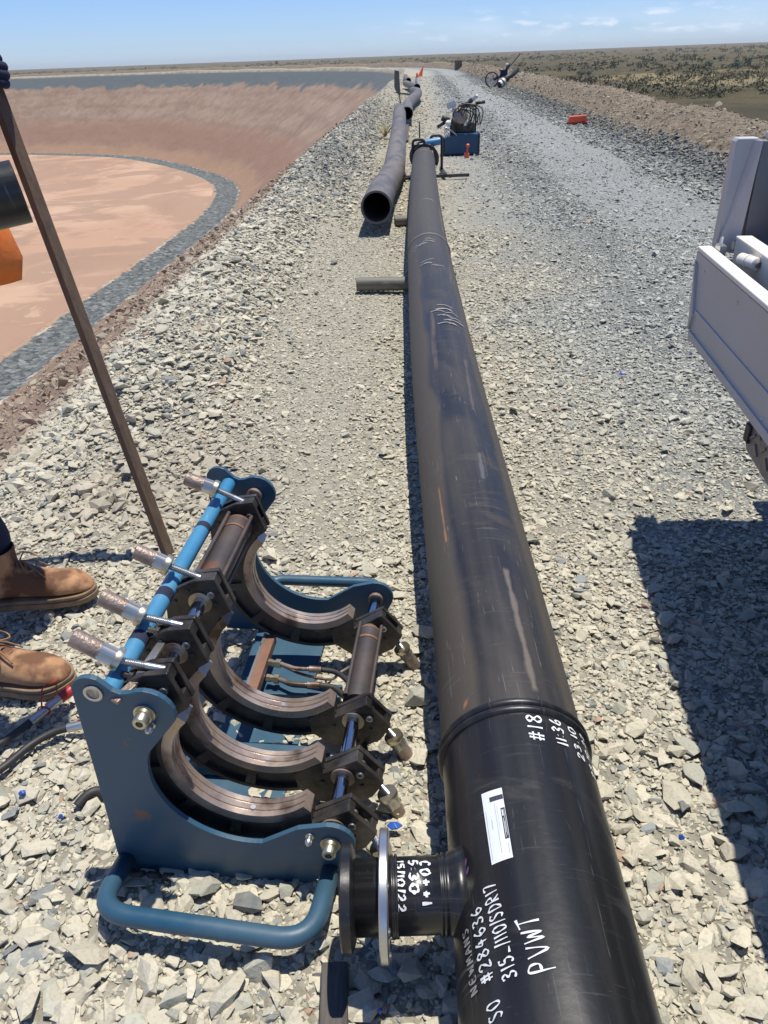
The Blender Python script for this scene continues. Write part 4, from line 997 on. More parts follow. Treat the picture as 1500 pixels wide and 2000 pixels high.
# ------------------------------------------------------------------ hydraulic hoses at lower left
def hose(pts, label, cols, ends):
    P = [Vector(at(px, py, z)) for px, py, z in pts]; root = thing('hydraulic_hose', label, 'hose', tuple(P[-1]-Vector((0, 0, P[-1].z))), group='hydraulic hoses lying beside the boots')
    Pl = [p-Vector(root.location) for p in P]; path = smooth_path(Pl, 8); mb = MB(); mb.tube(path, .0105, 16); mb.build('hose', M['rubber'], root, 'all')
    d = (path[-1]-path[-3]).normalized(); e = path[-1]
    mb = MB(); mb.lathe([(-.01, .013), (.035, .013), (.036, .011), (.045, .011), (.045, .015), (.06, .015), (.06, .012), (.095, .0125)], e, d, 20); mb.build('coupling', M['steel'], root, True)
    if ends:
        mb = MB(); mb.lathe([(0, .0155), (.036, .016), (.038, .012)], e+d*.085, d, 20); mb.build('red_cap', M['red'], root, True)
    q = e+d*.03; ring_ = [q+Vector((.016*math.cos(a), .004, .016*math.sin(a))) for a in np.linspace(0, 2*math.pi, 14)[:-1]]; mb = MB(); mb.tube(ring_, .0022, 8, closed=True)
    if ends: T = smooth_path([q+Vector((0, 0, .016)), q+Vector((-.01, .05, .04)), q+Vector((.01, .09, .03)), q+Vector((-.01, .12, .01))], 6)
    else: T = smooth_path([e+d*.1, e+d*.115+Vector((-.03, .03, .02)), e+d*.10+Vector((-.045, .08, .03)), e+d*.115+Vector((-.03, .13, .02))], 6)
    mb.tube(T, .0022, 8); mb.build('red_tie', M['red'], root, 'all')
hose([(-60, 1478, .02), (0, 1452, .02), (40, 1425, .025), (66, 1405, .03)], 'black hydraulic hose with red capped steel coupling beside the tan boot', None, True)
hose([(-60, 1530, .02), (0, 1503, .02), (60, 1455, .02), (105, 1430, .025), (140, 1420, .03)], 'black hydraulic hose with a bare coupling running to the blue plate', None, False)
# hose stub showing under the blue frame
mb = MB(); P = smooth_path([at(150, 1575, .02), at(172, 1552, .03), at(196, 1545, .03), at(225, 1560, .025)], 6); mb.tube(P, .012, 14)
setp(mb.build('hose_offcut', M['rubber'], None, 'all'), 'short black hose piece poking out under the blue end plate', 'hose')

# ------------------------------------------------------------------ roller offcuts under the pipe
def open_pipe(name, label, path, r, wall, m, group=None, seg=32, cat='pipe', mend=None):
    path = [Vector(p) for p in path]; root = Vector((path[0].x, path[0].y, 0)); P = [p-root for p in path]
    mb = MB(); mb.tube(P, r, seg, caps=False); n1 = len(P)
    b = len(mb.v); mb.tube(P, r-wall, seg, caps=False)
    for st in (0, (n1-1)*seg):
        mb.f += [(st+k, st+(k+1) % seg, b+st+(k+1) % seg, b+st+k) for k in range(seg)]; mb.uv += [None]*seg
    o = mb.build(name, m, None, True); o.location = root; setp(o, label, cat, group); return o
open_pipe('pipe_offcut', 'grey green pipe offcut under the long pipe, the longer one in full sun', [at(697, 555, .055), at(860, 553, .055)], .052, .006, M['roller'], 'pipe offcuts used as rollers')
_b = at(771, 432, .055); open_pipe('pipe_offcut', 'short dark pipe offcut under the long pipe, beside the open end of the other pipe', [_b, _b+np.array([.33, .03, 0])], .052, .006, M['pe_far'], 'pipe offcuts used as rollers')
# ------------------------------------------------------------------ the other pipes
P2 = smooth_path([(.037, 8.12, .27), (.128, 9.6, .225), (.24, 10.8, .19), (.325, 11.9, .178), (.40, 13.4, .185), (.515, 15.9, .195), (.63, 18.5, .225), (.735, 21.0, .29), (.80, 22.6, .34)], 8)
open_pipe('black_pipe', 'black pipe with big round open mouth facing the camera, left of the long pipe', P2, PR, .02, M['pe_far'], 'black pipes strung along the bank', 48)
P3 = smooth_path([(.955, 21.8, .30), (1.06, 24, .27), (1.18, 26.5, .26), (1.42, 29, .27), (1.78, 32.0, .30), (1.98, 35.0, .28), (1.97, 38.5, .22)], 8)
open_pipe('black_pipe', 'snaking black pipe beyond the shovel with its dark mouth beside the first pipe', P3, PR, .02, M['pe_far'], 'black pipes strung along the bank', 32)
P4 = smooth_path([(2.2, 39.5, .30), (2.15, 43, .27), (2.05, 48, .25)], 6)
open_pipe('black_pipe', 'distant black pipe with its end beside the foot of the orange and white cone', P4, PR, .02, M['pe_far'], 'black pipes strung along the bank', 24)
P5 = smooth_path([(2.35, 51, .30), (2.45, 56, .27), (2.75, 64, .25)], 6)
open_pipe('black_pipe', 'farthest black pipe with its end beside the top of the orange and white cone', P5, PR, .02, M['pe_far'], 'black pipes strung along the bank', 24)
mb = MB(); bar3(mb, (.735, 17.6, .03), (.93, 21.6, .05), .12, .04); setp(mb.build('timber_board', M['sleeper']), 'grey board lying along the right of the far black pipe', 'board')
mb = MB(); mb.box((1.72, 40., .05), (.10, 3.2, .06), Matrix.Rotation(.25, 3, 'Z')); setp(mb.build('timber_board', M['sleeper']), 'dark board lying left of the distant pipes', 'board')
# shovel stuck upright in the rock
sh = thing('shovel', 'grey green bladed shovel standing upside down in the rocks behind the first black pipe', 'shovel', (.78, 23.0, 0))
h0 = Vector(aty(784, 213, 23.0)); h1 = Vector(aty(780, 186, 23.0)); h2 = Vector(aty(773, 152, 23.0))
o3 = Vector(sh.location)
mb = MB(); mb.tube([Vector((.03, 0, 0)), h0-o3, h1-o3], .022, 10); mb.build('handle', M['wood'], sh, 'all')
bl = [h1-o3+Vector((x*1.15, 0, z)) for x, z in ((-.02, 0), (.03, 0), (.02, .12), (.005, .55), (-.10, .58), (-.115, .2), (-.08, .1))]
mb = MB(); n = len(bl); mb.add([b+Vector((0, .012*math.cos(b.x*30), 0)) for b in bl]+[b+Vector((0, .016, 0)) for b in bl], [tuple(range(n)), tuple(range(2*n-1, n-1, -1))]+[(i, (i+1) % n, n+(i+1) % n, n+i) for i in range(n)]); mb.build('blade', mat('olive_blade', (.10, .11, .085), (.15, .15, .12), 8, .6), sh)
# cones
def cone(px, py, hgt, label, lean=0., all_orange=False):
    p = at(px, py, 0); c = thing('traffic_cone', label, 'traffic cone', tuple(p), group='traffic cones beside the pipes', rot=(0, lean, 0)); h = hgt
    b = .19*h/.7
    mb = MB(); mb.box((0, 0, .02), (b*2.1, b*2.1, .035)); mb.build('base', M['orange_plastic'], c, bevel=.006)
    R = lambda z: b*.78*(1-z/h)+.028
    mb = MB(); mb.lathe([(.035, R(.035)), (h, R(h)), (h, R(h)*.6)], (0, 0, 0), (0, 0, 1), 24); mb.build('cone_body', M['orange_plastic'], c, True)
    if not all_orange:
        mb = MB(); mb.lathe([(h*.36, R(h*.36)+.003), (h*.72, R(h*.72)+.003)], (0, 0, 0), (0, 0, 1), 24); mb.f = [f for f in mb.f if len(f) == 4]; mb.build('reflective_collar', M['white'], c, True)
cone(814, 176, .78, 'orange traffic cone with a white collar beside the far pipe ends', 0.03)
cone(820, 150, .8, 'plain orange cone, smaller and farther off, tilted', .35, True)
mb = MB(); p = at(814, 177, 0); mb.tube([p, p+np.array([.0, -.03, .42])], .02, 10); setp(mb.build('marker_peg', M['wood'], None, 'all'), 'dark peg standing in front of the white collared cone', 'peg')

# ------------------------------------------------------------------ second fusion machine on the far end of the long pipe
fm = thing('pipe_welding_machine', 'black and light blue pipe welding machine clamped round the far end of the long pipe', 'welding machine', (.80, 12.35, 0))
cx_ = .785-.80
for yy in (-.16, .0, .25):
    mb = MB(); a0 = [((cx_)+.205*math.cos(t), .255+.205*math.sin(t)) for t in np.linspace(-.5, math.pi+.5, 24)]; a1 = [((cx_)+.160*math.cos(t), .255+.160*math.sin(t)) for t in np.linspace(math.pi+.5, -.5, 24)]
    mb.prism(a0+a1, yy, yy+.05); mb.build('clamp_ring', M['black_metal'], fm, bevel=.004)
def loop(x0, x1, z0, z1, y, r=.017):
    P = fillet([Vector((x0, y, z0)), Vector((x0, y, z1)), Vector((x1, y, z1)), Vector((x1, y, z0))], .06, 6)
    mb = MB(); mb.tube(P, r, 12); mb.build('tube_frame', M['rubber'], fm, 'all')
def rx(px, py, y): q = aty(px, py, y); return q[0]-.80, q[2]
xa, za = rx(806, 273, 12.2); xb, _ = rx(829, 274, 12.2); loop(xa, xb, .03, za, -.15, .02)
xa, za = rx(841, 265, 12.5); xb, _ = rx(863, 266, 12.5); loop(xa, xb, .03, za, .15, .02)
xa, za = rx(826, 280, 12.4); xb, zb = rx(860, 274, 12.4)
mb = MB(); mb.lathe([(0, .055), (.02, .06), ((xb-xa)*1., .05)], (xa, .05, za-.01), (1, 0.1, .12), 20); mb.build('blue_cylinder', M['blue_top'], fm, True)
xa, za = rx(812, 285, 12.3); mb = MB(); mb.lathe([(0, .03), (.14, .03), (.14, .018), (.24, .018)], (xa-.03, 0, za), (1, 0, 0), 14); mb.tube([(xa+.03, 0, .05), (xa+.04, 0, za)], .02, 10); mb.build('feed_screw', M['black_edge'], fm, True)
mb = MB(); bar3(mb, (-.32, -.3, .05), (-.32, .45, .05), .05, .05); bar3(mb, (.27, -.3, .05), (.27, .45, .05), .05, .05); bar3(mb, (-.34, -.3, .04), (.62, -.28, .04), .06, .04); bar3(mb, (-.5, -.45, .03), (-.18, -.28, .03), .05, .03); mb.build('base_skid', M['black_edge'], fm, bevel=.004)
mb = MB(); mb.tube([(-.08, 0, .5), (-.08, 0, .74)], .01, 8); mb.build('lever', M['rubber'], fm, 'all')
# power unit
pu_o = at(868, 306, 0); pu = thing('hydraulic_power_unit', 'blue hydraulic power unit with a petrol engine and black handle beside the far welding machine', 'power unit', (pu_o[0], pu_o[1]+.05, 0), math.radians(-3))
Wd = .60
mb = MB(); mb.prism([(0, .015), (Wd, .03), (Wd, .345), (Wd*.30, .345), (.06, .31), (0, .27)], 0, .42); box_ = mb.build('tank_box', mat('dark_blue_tank', (.016, .065, .125), (.024, .085, .15), 5, .4), pu, bevel=.012)
mb = MB(); mb.box((Wd+.008, .21, .19), (.03, .44, .33)); mb.box((-.012, .21, .15), (.03, .44, .28)); mb.build('side_frame', M['black_metal'], pu, bevel=.004)
mb = MB(); mb.box((Wd*.62, .30, .43), (.34, .22, .16)); mb.build('engine_cowl', M['black_edge'], pu, bevel=.02)
mb = MB(); mb.lathe([(0, .10), (.02, .13), (.10, .13), (.13, .08)], (Wd*.42, .05, .62), (.35, -1, .2), 20); mb.build('hose_reel', M['knurl'], pu, True)
mb = MB(); mb.lathe([(0, .03), (.12, .085), (.15, .09), (.17, .05)], (Wd*.42, .12, .60), (.35, -1, .2), 18); mb.build('fan_housing', mat('brown_housing', (.20, .15, .11), (.3, .25, .2), 9, .6), pu, True)
mb = MB(); mb.box((.12, .15, .80), (.16, .12, .10), Matrix.Rotation(-.35, 3, 'Y')); mb.box((.20, .15, .70), (.14, .12, .07), Matrix.Rotation(.3, 3, 'Y')); mb.build('silencer', M['steel'], pu, bevel=.012)
mb = MB(); mb.lathe([(0, .035), (.2, .035)], (.30, .12, .74), (.8, .1, .55), 14); mb.lathe([(0, .04), (.05, .04)], (.44, .14, .84), (.8, .1, .55), 14); mb.build('air_filter', M['black_edge'], pu, True)
mb = MB(); mb.tube(smooth_path([(.16, .1, .30), (.15, .06, .46), (.20, .05, .60), (.30, .08, .68)], 6), .055, 14); mb.box((.02, .08, .58), (.14, .08, .09), Matrix.Rotation(.4, 3, 'Y')); mb.box((-.05, .08, .50), (.16, .05, .05), Matrix.Rotation(-.5, 3, 'Y')); mb.build('valve_block', M['black_metal'], pu, 'all')
mb = MB(); mb.lathe([(0, .045), (.05, .05), (.07, .03)], (.08, .03, .50), (-.3, -.5, .8), 14); mb.box((.16, .02, .66), (.05, .04, .05)); mb.box((.26, .02, .74), (.07, .04, .03)); mb.build('bright_fitting', M['white'], pu, True)
mb = MB(); mb.box((.33, .02, .70), (.10, .05, .04), Matrix.Rotation(-.5, 3, 'Y')); mb.lathe([(0, .03), (.10, .03)], (.48, .08, .87), (.8, 0, .5), 12); mb.box((.36, -.02, .52), (.05, .03, .09)); mb.build('chrome_part', M['steel'], pu, bevel=.004)
mb = MB()
for k in range(9):
    rr = random.Random(k); a0 = Vector((.2+rr.random()*.15, -.02, .42+rr.random()*.1)); P = smooth_path([a0, a0+Vector((-.06+rr.uniform(-.05, .12), -.05, .16)), a0+Vector((rr.uniform(0, .15), -.05, .30)), a0+Vector((.2+rr.random()*.12, -.03, .22)), a0+Vector((.12+rr.random()*.22, -.02, -.02))], 5); mb.tube(P, .009, 8)
mb.build('hose_loop', M['black_edge'], pu, 'all')
mb = MB(); mb.tube(fillet([Vector((Wd-.04, .3, .34)), Vector((Wd-.04, .3, .78)), Vector((Wd-.3, .3, .8))], .05, 4), .014, 10); mb.build('handle_post', M['black_edge'], pu, 'all')
mb = MB(); mb.tube([(Wd-.05, .3, .80), (Wd+.12, .3, .82)], .026, 12); mb.build('handle_grip', M['rubber'], pu, 'all')
mb = MB(); 
for k in range(3): mb.tube(smooth_path([(.05+.03*k, .0, .3), (.0, -.03, .36+.05*k), (.1, -.05, .42), (.22, -.03, .33)], 5), .007, 8)
mb.build('cable_loop', M['steel'], pu, 'all')
tg = thing('orange_tag', 'small orange float and tag standing against the front of the blue power unit', 'tag', tuple(at(911, 309, 0)))
mb = MB(); mb.lathe([(0, .03), (.02, .045), (.07, .045), (.10, .02), (.17, .012)], (0, 0, .0), (.1, 0, 1), 14); mb.lathe([(.17, .012), (.18, .03), (.21, .03), (.23, .01)], (0, 0, 0), (.1, 0, 1), 12); mb.build('float', M['orange_plastic'], tg, True)
# orange box at road edge
ob = at(1110, 245, 0); t_ = thing('orange_case', 'orange red case lying on a dark base at the foot of the berm', 'case', (ob[0], ob[1], 0), math.radians(-4))
mb = MB(); mb.box((.22, .12, .03), (.46, .26, .05)); mb.build('base', M['red_dark'], t_, bevel=.008)
mb = MB(); vs = [(.0, .0, .055), (.44, .0, .075), (.44, .25, .055), (.0, .25, .055), (.02, .02, .19), (.42, .02, .21), (.40, .2, .20), (.04, .2, .19)]; mb.add(vs, [(0, 1, 5, 4), (1, 2, 6, 5), (2, 3, 7, 6), (3, 0, 4, 7), (4, 5, 6, 7), (3, 2, 1, 0)]); mb.build('lid', M['orange_plastic'], t_, bevel=.015)
# bicycle-wheeled hand cart and wrapped roll by the berm
bp_ = at(960, 171, 0); bk = thing('wheeled_cart', 'spoked wheel cart with a long dark handle leaning on the far berm', 'cart', tuple(bp_))
q = np.array(bp_)
sc_ = 1.0
mb = MB(); mb.tube([Vector((.32*math.cos(a), .05*math.sin(a), .36+.33*math.sin(a))) for a in np.linspace(0, 2*math.pi, 25)[:-1]], .035, 10, closed=True); wh = mb.build('wheel', M['rubber'], bk, 'all')
mb = MB()
for a in np.linspace(0, math.pi, 7)[:-1]: mb.tube([(.31*math.cos(a), .05*math.sin(a), .36+.32*math.sin(a)), (-.31*math.cos(a), -.05*math.sin(a), .36-.32*math.sin(a))], .008, 6)
mb.build('spokes', M['steel'], wh)
mb = MB(); mb.tube([(.1, 0, .36), (.65, .15, .55), (.9, .4, 1.0)], .07, 10); mb.box((.62, .1, .62), (.35, .2, .3)); mb.build('cart_frame', M['navy'], bk)
mb = MB(); mb.tube([(.75, .3, .75), (1.55, 1.1, 1.45)], .055, 10); mb.build('handle', M['rubber'], bk)
mb = MB(); mb.lathe([(0, .05), (.03, .08), (.08, .05)], (.78, .2, .98), (0, 0, 1), 12); mb.build('lamp', M['white'], bk, True)
bp_ = at(974, 174, 0); rl = thing('wrapped_roll', 'black roll bound with white bands resting on the foot of the far berm', 'roll', tuple(bp_))
mb = MB(); mb.tube([(.0, 0, .16), (.95, .6, .78)], .14, 16); mb.build('roll', M['rubber'], rl, 'all')
for a, b_ in ((-.02, .28), (.0, .0)):
    pass
for t0, sc2 in ((.05, .16), (.22, .15)):
    d = Vector((.95, .6, .62)).normalized(); p = Vector((0, 0, .16))+d*t0*1.2; mb = MB(); mb.lathe([(0, sc2), (.12, sc2)], p, d, 18); mb.build('white_band', M['white'], rl, True)
# brown drum on the far berm
p = at(895, 137, 0); 
dr = thing('steel_drum', 'brown steel drum standing against the farthest berm', 'drum', tuple(p))
mb = MB(); mb.lathe([(0, .40), (.02, .42), (.33, .41), (.35, .43), (.37, .41), (.66, .41), (.68, .43), (.70, .41), (.93, .42), (.95, .39), (.93, .37)], (0, 0, 0), (0, 0, 1), 28); mb.build('shell', M['drum'], dr, True)
mb = MB(); mb.lathe([(0, .05), (.02, .05)], (.2, -.1, .94), (0, 0, 1), 12); mb.build('bung', M['black_edge'], dr, True)
# post on far bank
p = at(541, 140, 0); fp = np.array(on_ring(np.array([205.]), np.array([6.8]))).ravel()
# ------------------------------------------------------------------ board near the branch, plastic scraps
mb = MB(); a = at(655, 1888, .03); b = at(650, 2120, .03); bar3(mb, a, b, .052, .04); setp(mb.build('timber_board', M['sleeper'], None, bevel=.004), 'grey weathered board lying on the stones below the pipe branch', 'board')
for i, (px, py, s_c) in enumerate(((770, 1617, .03), (45, 1553, .022), (1215, 732, .03), (742, 1978, .012), (1330, 1640, .015), (120, 1600, .012))):
    p = at(px, py, .025); mb = MB(); rr = random.Random(i); k = 6
    ring_ = [(s_c*.6*math.cos(2*math.pi*j/k)*rr.uniform(.7, 1.2), s_c*.4*math.sin(2*math.pi*j/k)*rr.uniform(.7, 1.2), .006+rr.uniform(0, .008)) for j in range(k)]
    mb.add(ring_+[(x*.9, y*.9, z-.005) for x, y, z in ring_]+[(0, 0, .018), (0, 0, -.002)], [(j, (j+1) % k, 2*k) for j in range(k)]+[(k+(j+1) % k, k+j, 2*k+1) for j in range(k)]+[(j, k+j, k+(j+1) % k, (j+1) % k) for j in range(k)])
    lbs = ['bright blue plastic scrap between the galvanised ring and the long pipe', 'blue plastic flake on the stones left of the blue end plate', 'pale blue scrap on the gravel right of the long pipe', 'tiny blue scrap at the bottom edge beside the board', 'blue scrap on the stones between pipe and truck shadow', 'tiny blue flake beside the blue end plate']
    o = mb.build('plastic_scrap', M['bluebit'], None, False, .001); o.location = p; setp(o, lbs[i], 'plastic scrap', 'blue plastic scraps on the stones')

# ------------------------------------------------------------------ truck tray on the right (local x outwards from its side, y forwards, z up)
Cg = at(1363, 480, 1.0); YT = math.radians(6.7)
tr = thing('tray_truck', 'silver tray of a truck with its side gate dropped, cut by the right edge', 'truck', (Cg[0], Cg[1], 0), -YT)
LT = 2.5
mb = MB(); mb.box((.022, -LT/2, .9925), (.044, LT, .015)); mb.build('gate_top_edge', M['alu_top'], tr, bevel=.003)
mb = MB(); mb.prism([(-LT, .72), (-.055, .735), (-.03, .86), (-.002, .985), (-LT, .985)], .006, .034, 'x'); gate = mb.build('side_gate', M['alu'], tr, bevel=.004)
mb = MB(); mb.prism([(-LT, .955), (-.004, .955), (-.002, .984), (-LT, .984)], .0, .006, 'x'); mb.prism([(-LT, .70), (-.062, .715), (-.055, .74), (-LT, .725)], .0, .03, 'x'); mb.build('gate_lip', M['alu'], gate)
mb = MB(); mb.prism([(-.052, .74), (-.03, .86), (-.004, .955), (-.012, .955), (-.075, .80)], -.004, .012, 'x'); mb.build('gate_stiffener', M['alu'], gate, bevel=.002)
mb = MB(); mb.box((.118, -LT/2-.0, .955), (.012, LT-.02, .13)); mb.box((.135, -LT/2, 1.026), (.05, LT-.02, .012)); rail = mb.build('deck_rail', M['alu_top'], tr, bevel=.003)
mb = MB(); mb.box((.92, -LT/2+.04, .97), (1.55, LT+.03, .03)); mb.box((.10, -LT/2+.04, .93), (.13, LT+.02, .03)); mb.build('deck', mat('dark_deck', (.05, .05, .055), (.09, .085, .08), 4, .6, .3), tr)  # deck, plus a lower side strip added to keep the tray's shadow solid
mb = MB(); mb.box((1.72, -LT/2, 1.08), (.03, LT-.02, .24)); mb.build('far_side_gate', M['alu'], tr, bevel=.003)
hp = Vector(at(1462, 505, 1.01))-Vector((Cg[0], Cg[1], 0)); hp.rotate(Matrix.Rotation(YT, 3, 'Z'))
for dy in (0, -1.1):
    mb = MB(); mb.lathe([(0, .015), (.004, .019), (.036, .019), (.036, .021), (.042, .021), (.042, .019), (.078, .019), (.082, .012)], (hp.x-.01, hp.y+dy+.04, 1.0), (.35, -1, 0), 20); hg = mb.build('gate_hinge', M['alu_top'], tr, True)
    mb = MB(); mb.lathe([(0, .009), (.006, .009)], (hp.x-.01+.35*.082/1.06, hp.y+dy+.04-.082/1.06, 1.0), (.35, -1, 0), 12); mb.build('hinge_pin', M['knurl'], hg)
def tl(px, py, Y):                                                     # pixel -> local on the plane local y = Y
    d = ray(px, py); nrm = np.array([math.sin(YT), math.cos(YT), 0]); t = ((np.array([Cg[0], Cg[1], 0])@nrm+Y)-CAM@nrm)/(d@nrm); p = CAM+t*d-np.array([Cg[0], Cg[1], 0])
    return p[0]*math.cos(YT)-p[1]*math.sin(YT), p[2]
for yy in (-.10, -.45, -.80, -1.15, -1.5, -1.85, -2.2):
    mb = MB()
    for zz in (.745, .94): mb.lathe([(0, .006), (.002, .005), (.003, .001)], (.006, yy, zz), (-1, 0, 0), 10)
    mb.v = mb.v; mb.f = mb.f; mb.build('rivet_pair', M['steel'], gate)
mb = MB(); mb.prism([(-LT, .80), (-.085, .80), (-.078, .815), (-LT, .815)], .002, .006, 'x'); mb.build('pressed_rib', M['alu'], gate, bevel=.002)
mb = MB(); mb.box((.055, -.06, 1.0), (.02, .05, .03)); mb.tube([(.06, -.035, 1.0), (.075, .01, 1.02), (.075, .03, .98)], .006, 8); mb.build('gate_latch', M['steel'], tr)
# headboard: folded corner post and panel
yh = .06
a = tl(1438, 274, yh); b = tl(1471, 266, yh); c = tl(1452, 462, yh); d = tl(1412, 462, yh); e = tl(1484, 276, yh-.05)
mb = MB(); x0, x1 = min(a[0], d[0]), b[0]; zt = a[1]
post = [(a[0]-.004, .97), (a[0]+.055, .97), (a[0]+.072, zt), (a[0]+.066, zt+.006), (a[0]+.006, zt+.006), (a[0], zt-.004)]
mb.prism(post, yh, yh+.05); pst = mb.build('corner_post', M['alu'], tr, bevel=.004)
mb = MB(); X0 = a[0]; mb.add([(X0-.002, yh-.001, .97), (X0+.056, yh-.035, .97), (X0+.070, yh-.035, zt), (X0+.052, yh-.001, zt), (X0+.056, yh-.0005, .97), (X0+.072, yh-.0005, zt)], [(0, 1, 2, 3), (1, 4, 5, 2), (3, 2, 5), (0, 4, 1), (0, 3, 5, 4)]); mb.build('post_fold', M['alu'], pst)
mb = MB(); mb.box((X0+.072+.75, yh+.0, (zt+.97)/2), (1.5, .05, zt-.97)); mb.build('headboard', mat('grey_headboard', (.20, .19, .19), (.26, .25, .25), 3, .5, .4), tr, bevel=.004)
mb = MB(); mb.box((X0+.072+.77, yh+.0, zt+.012), (1.5, .056, .02)); mb.build('headboard_rim', M['alu'], tr, bevel=.004)
mb = MB(); mb.box((X0+.045, yh-.055, 1.0), (.03, .03, .025)); mb.build('corner_bracket', M['steel'], tr, bevel=.002)
mb = MB(); mb.box((.5, -.9, .91), (.04, .0, .0)); 
mb = MB(); bar3(mb, (.155, -.02, 1.0), (.62, -.55, 1.01), .045, .006); mb.build('cargo_strap', M['red_dark'], tr)
# chassis, mudguard, wheel
mb = MB(); mb.box((.55, -1.2, .78), (.09, 2.8, .16)); mb.box((1.35, -1.2, .78), (.09, 2.8, .16))
for yy in (-.2, -1., -1.8, -2.3): mb.box((.93, yy, .89), (1.5, .06, .07))
mb.build('chassis', M['black_metal'], tr)
mb = MB(); g0 = [(-.60, .735), (-.62, .64), (-.70, .585), (-.98, .50), (-1.35, .50), (-1.9, .52), (-1.9, .545), (-1.35, .53), (-.98, .53), (-.72, .61), (-.645, .66), (-.63, .735)]
tread = M['alu_tread'] = mat('tread_plate', (.22, .19, .16), (.30, .27, .24), 8, .5, .5, bump=.8, bscale=55, bdist=.004)
mb.prism([(-.60, .70), (-.60, .60), (-.63, .575), (-1.95, .50), (-1.95, .70)], .05, .062, 'x'); mg = mb.build('mudguard', tread, tr, bevel=.003)
mb = MB()
for i in range(14):
    for j in range(3):
        for sg in (-1, 1):
            yy = -.66-i*.085-(.04 if sg > 0 else 0); zz = .68-j*.05-(0 if sg < 0 else .022)
            if zz > .60-.06*(-.6-yy): mb.box((.048, yy, zz), (.004, .036, .007), Matrix.Rotation(sg*.7, 3, 'X'))
mb.build('tread_pattern', tread, mg)
mb = MB(); mb.box((.047, -.625, .625), (.01, .035, .05)); mb.build('reflector', M['black_metal'], mg, bevel=.002)
wh = MB(); wh.lathe([(0, .22), (0, .34), (.02, .375), (.18, .375), (.20, .34), (.20, .22)], (.17, -1.55, .385), (1, 0, 0), 48); w_o = wh.build('wheel', M['rubber'], tr, True)
mb = MB(); mb.lathe([(.02, .22), (.03, .2), (.06, .12), (.04, .07), (.03, .001)], (.17, -1.55, .385), (1, 0, 0), 32); mb.build('rim', M['alu'], w_o, True)
wh = MB(); wh.lathe([(0, .22), (0, .34), (.02, .375), (.18, .375), (.20, .34), (.20, .22)], (1.48, -1.55, .385), (1, 0, 0), 40); wh.build('wheel', M['rubber'], tr, True)
mb = MB(); mb.lathe([(0, .05), (1.3, .05)], (.3, -1.55, .385), (1, 0, 0), 16); mb.build('axle', M['black_metal'], tr)
# teal bundle on the tray
tb = thing('canvas_bundle', 'teal canvas bundle lying on the tray behind the silver corner post', 'bundle', (1.33, 2.42, .99), rot=(0, 0, .2))
q = Vector(tb.location)
mb = MB(); vs = []; 
for i in range(9):
    for k in range(14):
        a_ = 2*math.pi*k/14; r_k = (.13+.012*math.sin(i*2.1+k))*math.sin(math.pi*(i+1.6)/11.)**.45; vs.append((-.03+i*.09, r_k*.8*math.cos(a_), .145+r_k*1.08*math.sin(a_)))
mb.add(vs, [(i*14+k, i*14+(k+1) % 14, (i+1)*14+(k+1) % 14, (i+1)*14+k) for i in range(8) for k in range(14)]+[tuple(range(14)), tuple(range(8*14+13, 8*14-1, -1))]); mb.build('canvas', M['teal'], tb, 'all')
mb = MB()
for xx in (.05, .4): mb.tube([Vector((xx, .115*math.cos(t), .145+.152*math.sin(t))) for t in np.linspace(0, 2*math.pi, 17)[:-1]], .008, 8, closed=True)
mb.build('cord', M['rubber'], tb)

# ------------------------------------------------------------------ the worker at the left edge and the stake he holds
st = thing('timber_stake', 'long brown square timber stake held upright by the worker, foot on the gravel', 'stake', tuple(at(328, 1078, 0)))
top = Vector(aty(-26, 130, 2.66)); d = (top-Vector(st.location)).normalized(); top2 = top+d*.16
mb = MB(); bar3(mb, Vector((0, 0, -.01)), top2-Vector(st.location), .036, .036); mb.build('shaft', M['wood'], st, bevel=.002)
def skin_obj(name, verts, edges, radii, m, parent=None, sub=2, root=0):
    me = bpy.data.meshes.new(name); me.from_pydata([tuple(v) for v in verts], edges, []); me.materials.append(m)
    o = bpy.data.objects.new(name, me); COL.objects.link(o)
    if parent: o.parent = parent
    sk = o.modifiers.new('skin', 'SKIN'); sk.use_smooth_shade = True
    for i, r in enumerate(radii):
        sv = me.skin_vertices[0].data[i]; sv.radius = (r, r) if not isinstance(r, tuple) else r; sv.use_root = (i == root)
    sb = o.modifiers.new('sub', 'SUBSURF'); sb.levels = sub; sb.render_levels = sub
    return o
wr = thing('person', 'worker in orange shirt and tan lace-up boots holding a stake, cut by left edge', 'person', (-1.2, 1.9, 0))
O = Vector(wr.location)
def L3(x, y, z): return Vector((x, y, z))-O
f1 = Vector((-1.255, 2.12, .012)); f2 = Vector((-1.19, 1.715, .012))            # ankles (ground points)
hipL = L3(-1.48, 2.16, .93); hipR = L3(-1.48, 1.99, .93); pel = L3(-1.48, 2.08, .98); ch = L3(-1.17, 2.22, 1.34); nk = L3(-1.13, 2.24, 1.50); hd = L3(-1.14, 2.24, 1.60)
hand1 = Vector(aty(-14, 140, 2.63))-O; hand2 = L3(-.93, 1.72, 1.30)
shL = L3(-1.17, 2.42, 1.42); shR = L3(-1.15, 2.03, 1.42); elL = L3(-1.34, 2.66, 1.27); elR = L3(-1.2, 1.85, 1.17)
V_ = [pel, (pel+ch)/2, ch, nk, hd, shL, elL, hand1-Vector((.05, .03, .03)), shR, elR, hand2-Vector((.07, -.01, 0)), hipL, L3(-1.40, 2.16, .52), L3(-1.27, 2.13, .12), hipR, L3(-1.42, 1.80, .52), L3(-1.2, 1.74, .12)]
E_ = [(0, 1), (1, 2), (2, 3), (3, 4), (2, 5), (5, 6), (6, 7), (2, 8), (8, 9), (9, 10), (0, 11), (11, 12), (12, 13), (0, 14), (14, 15), (15, 16)]
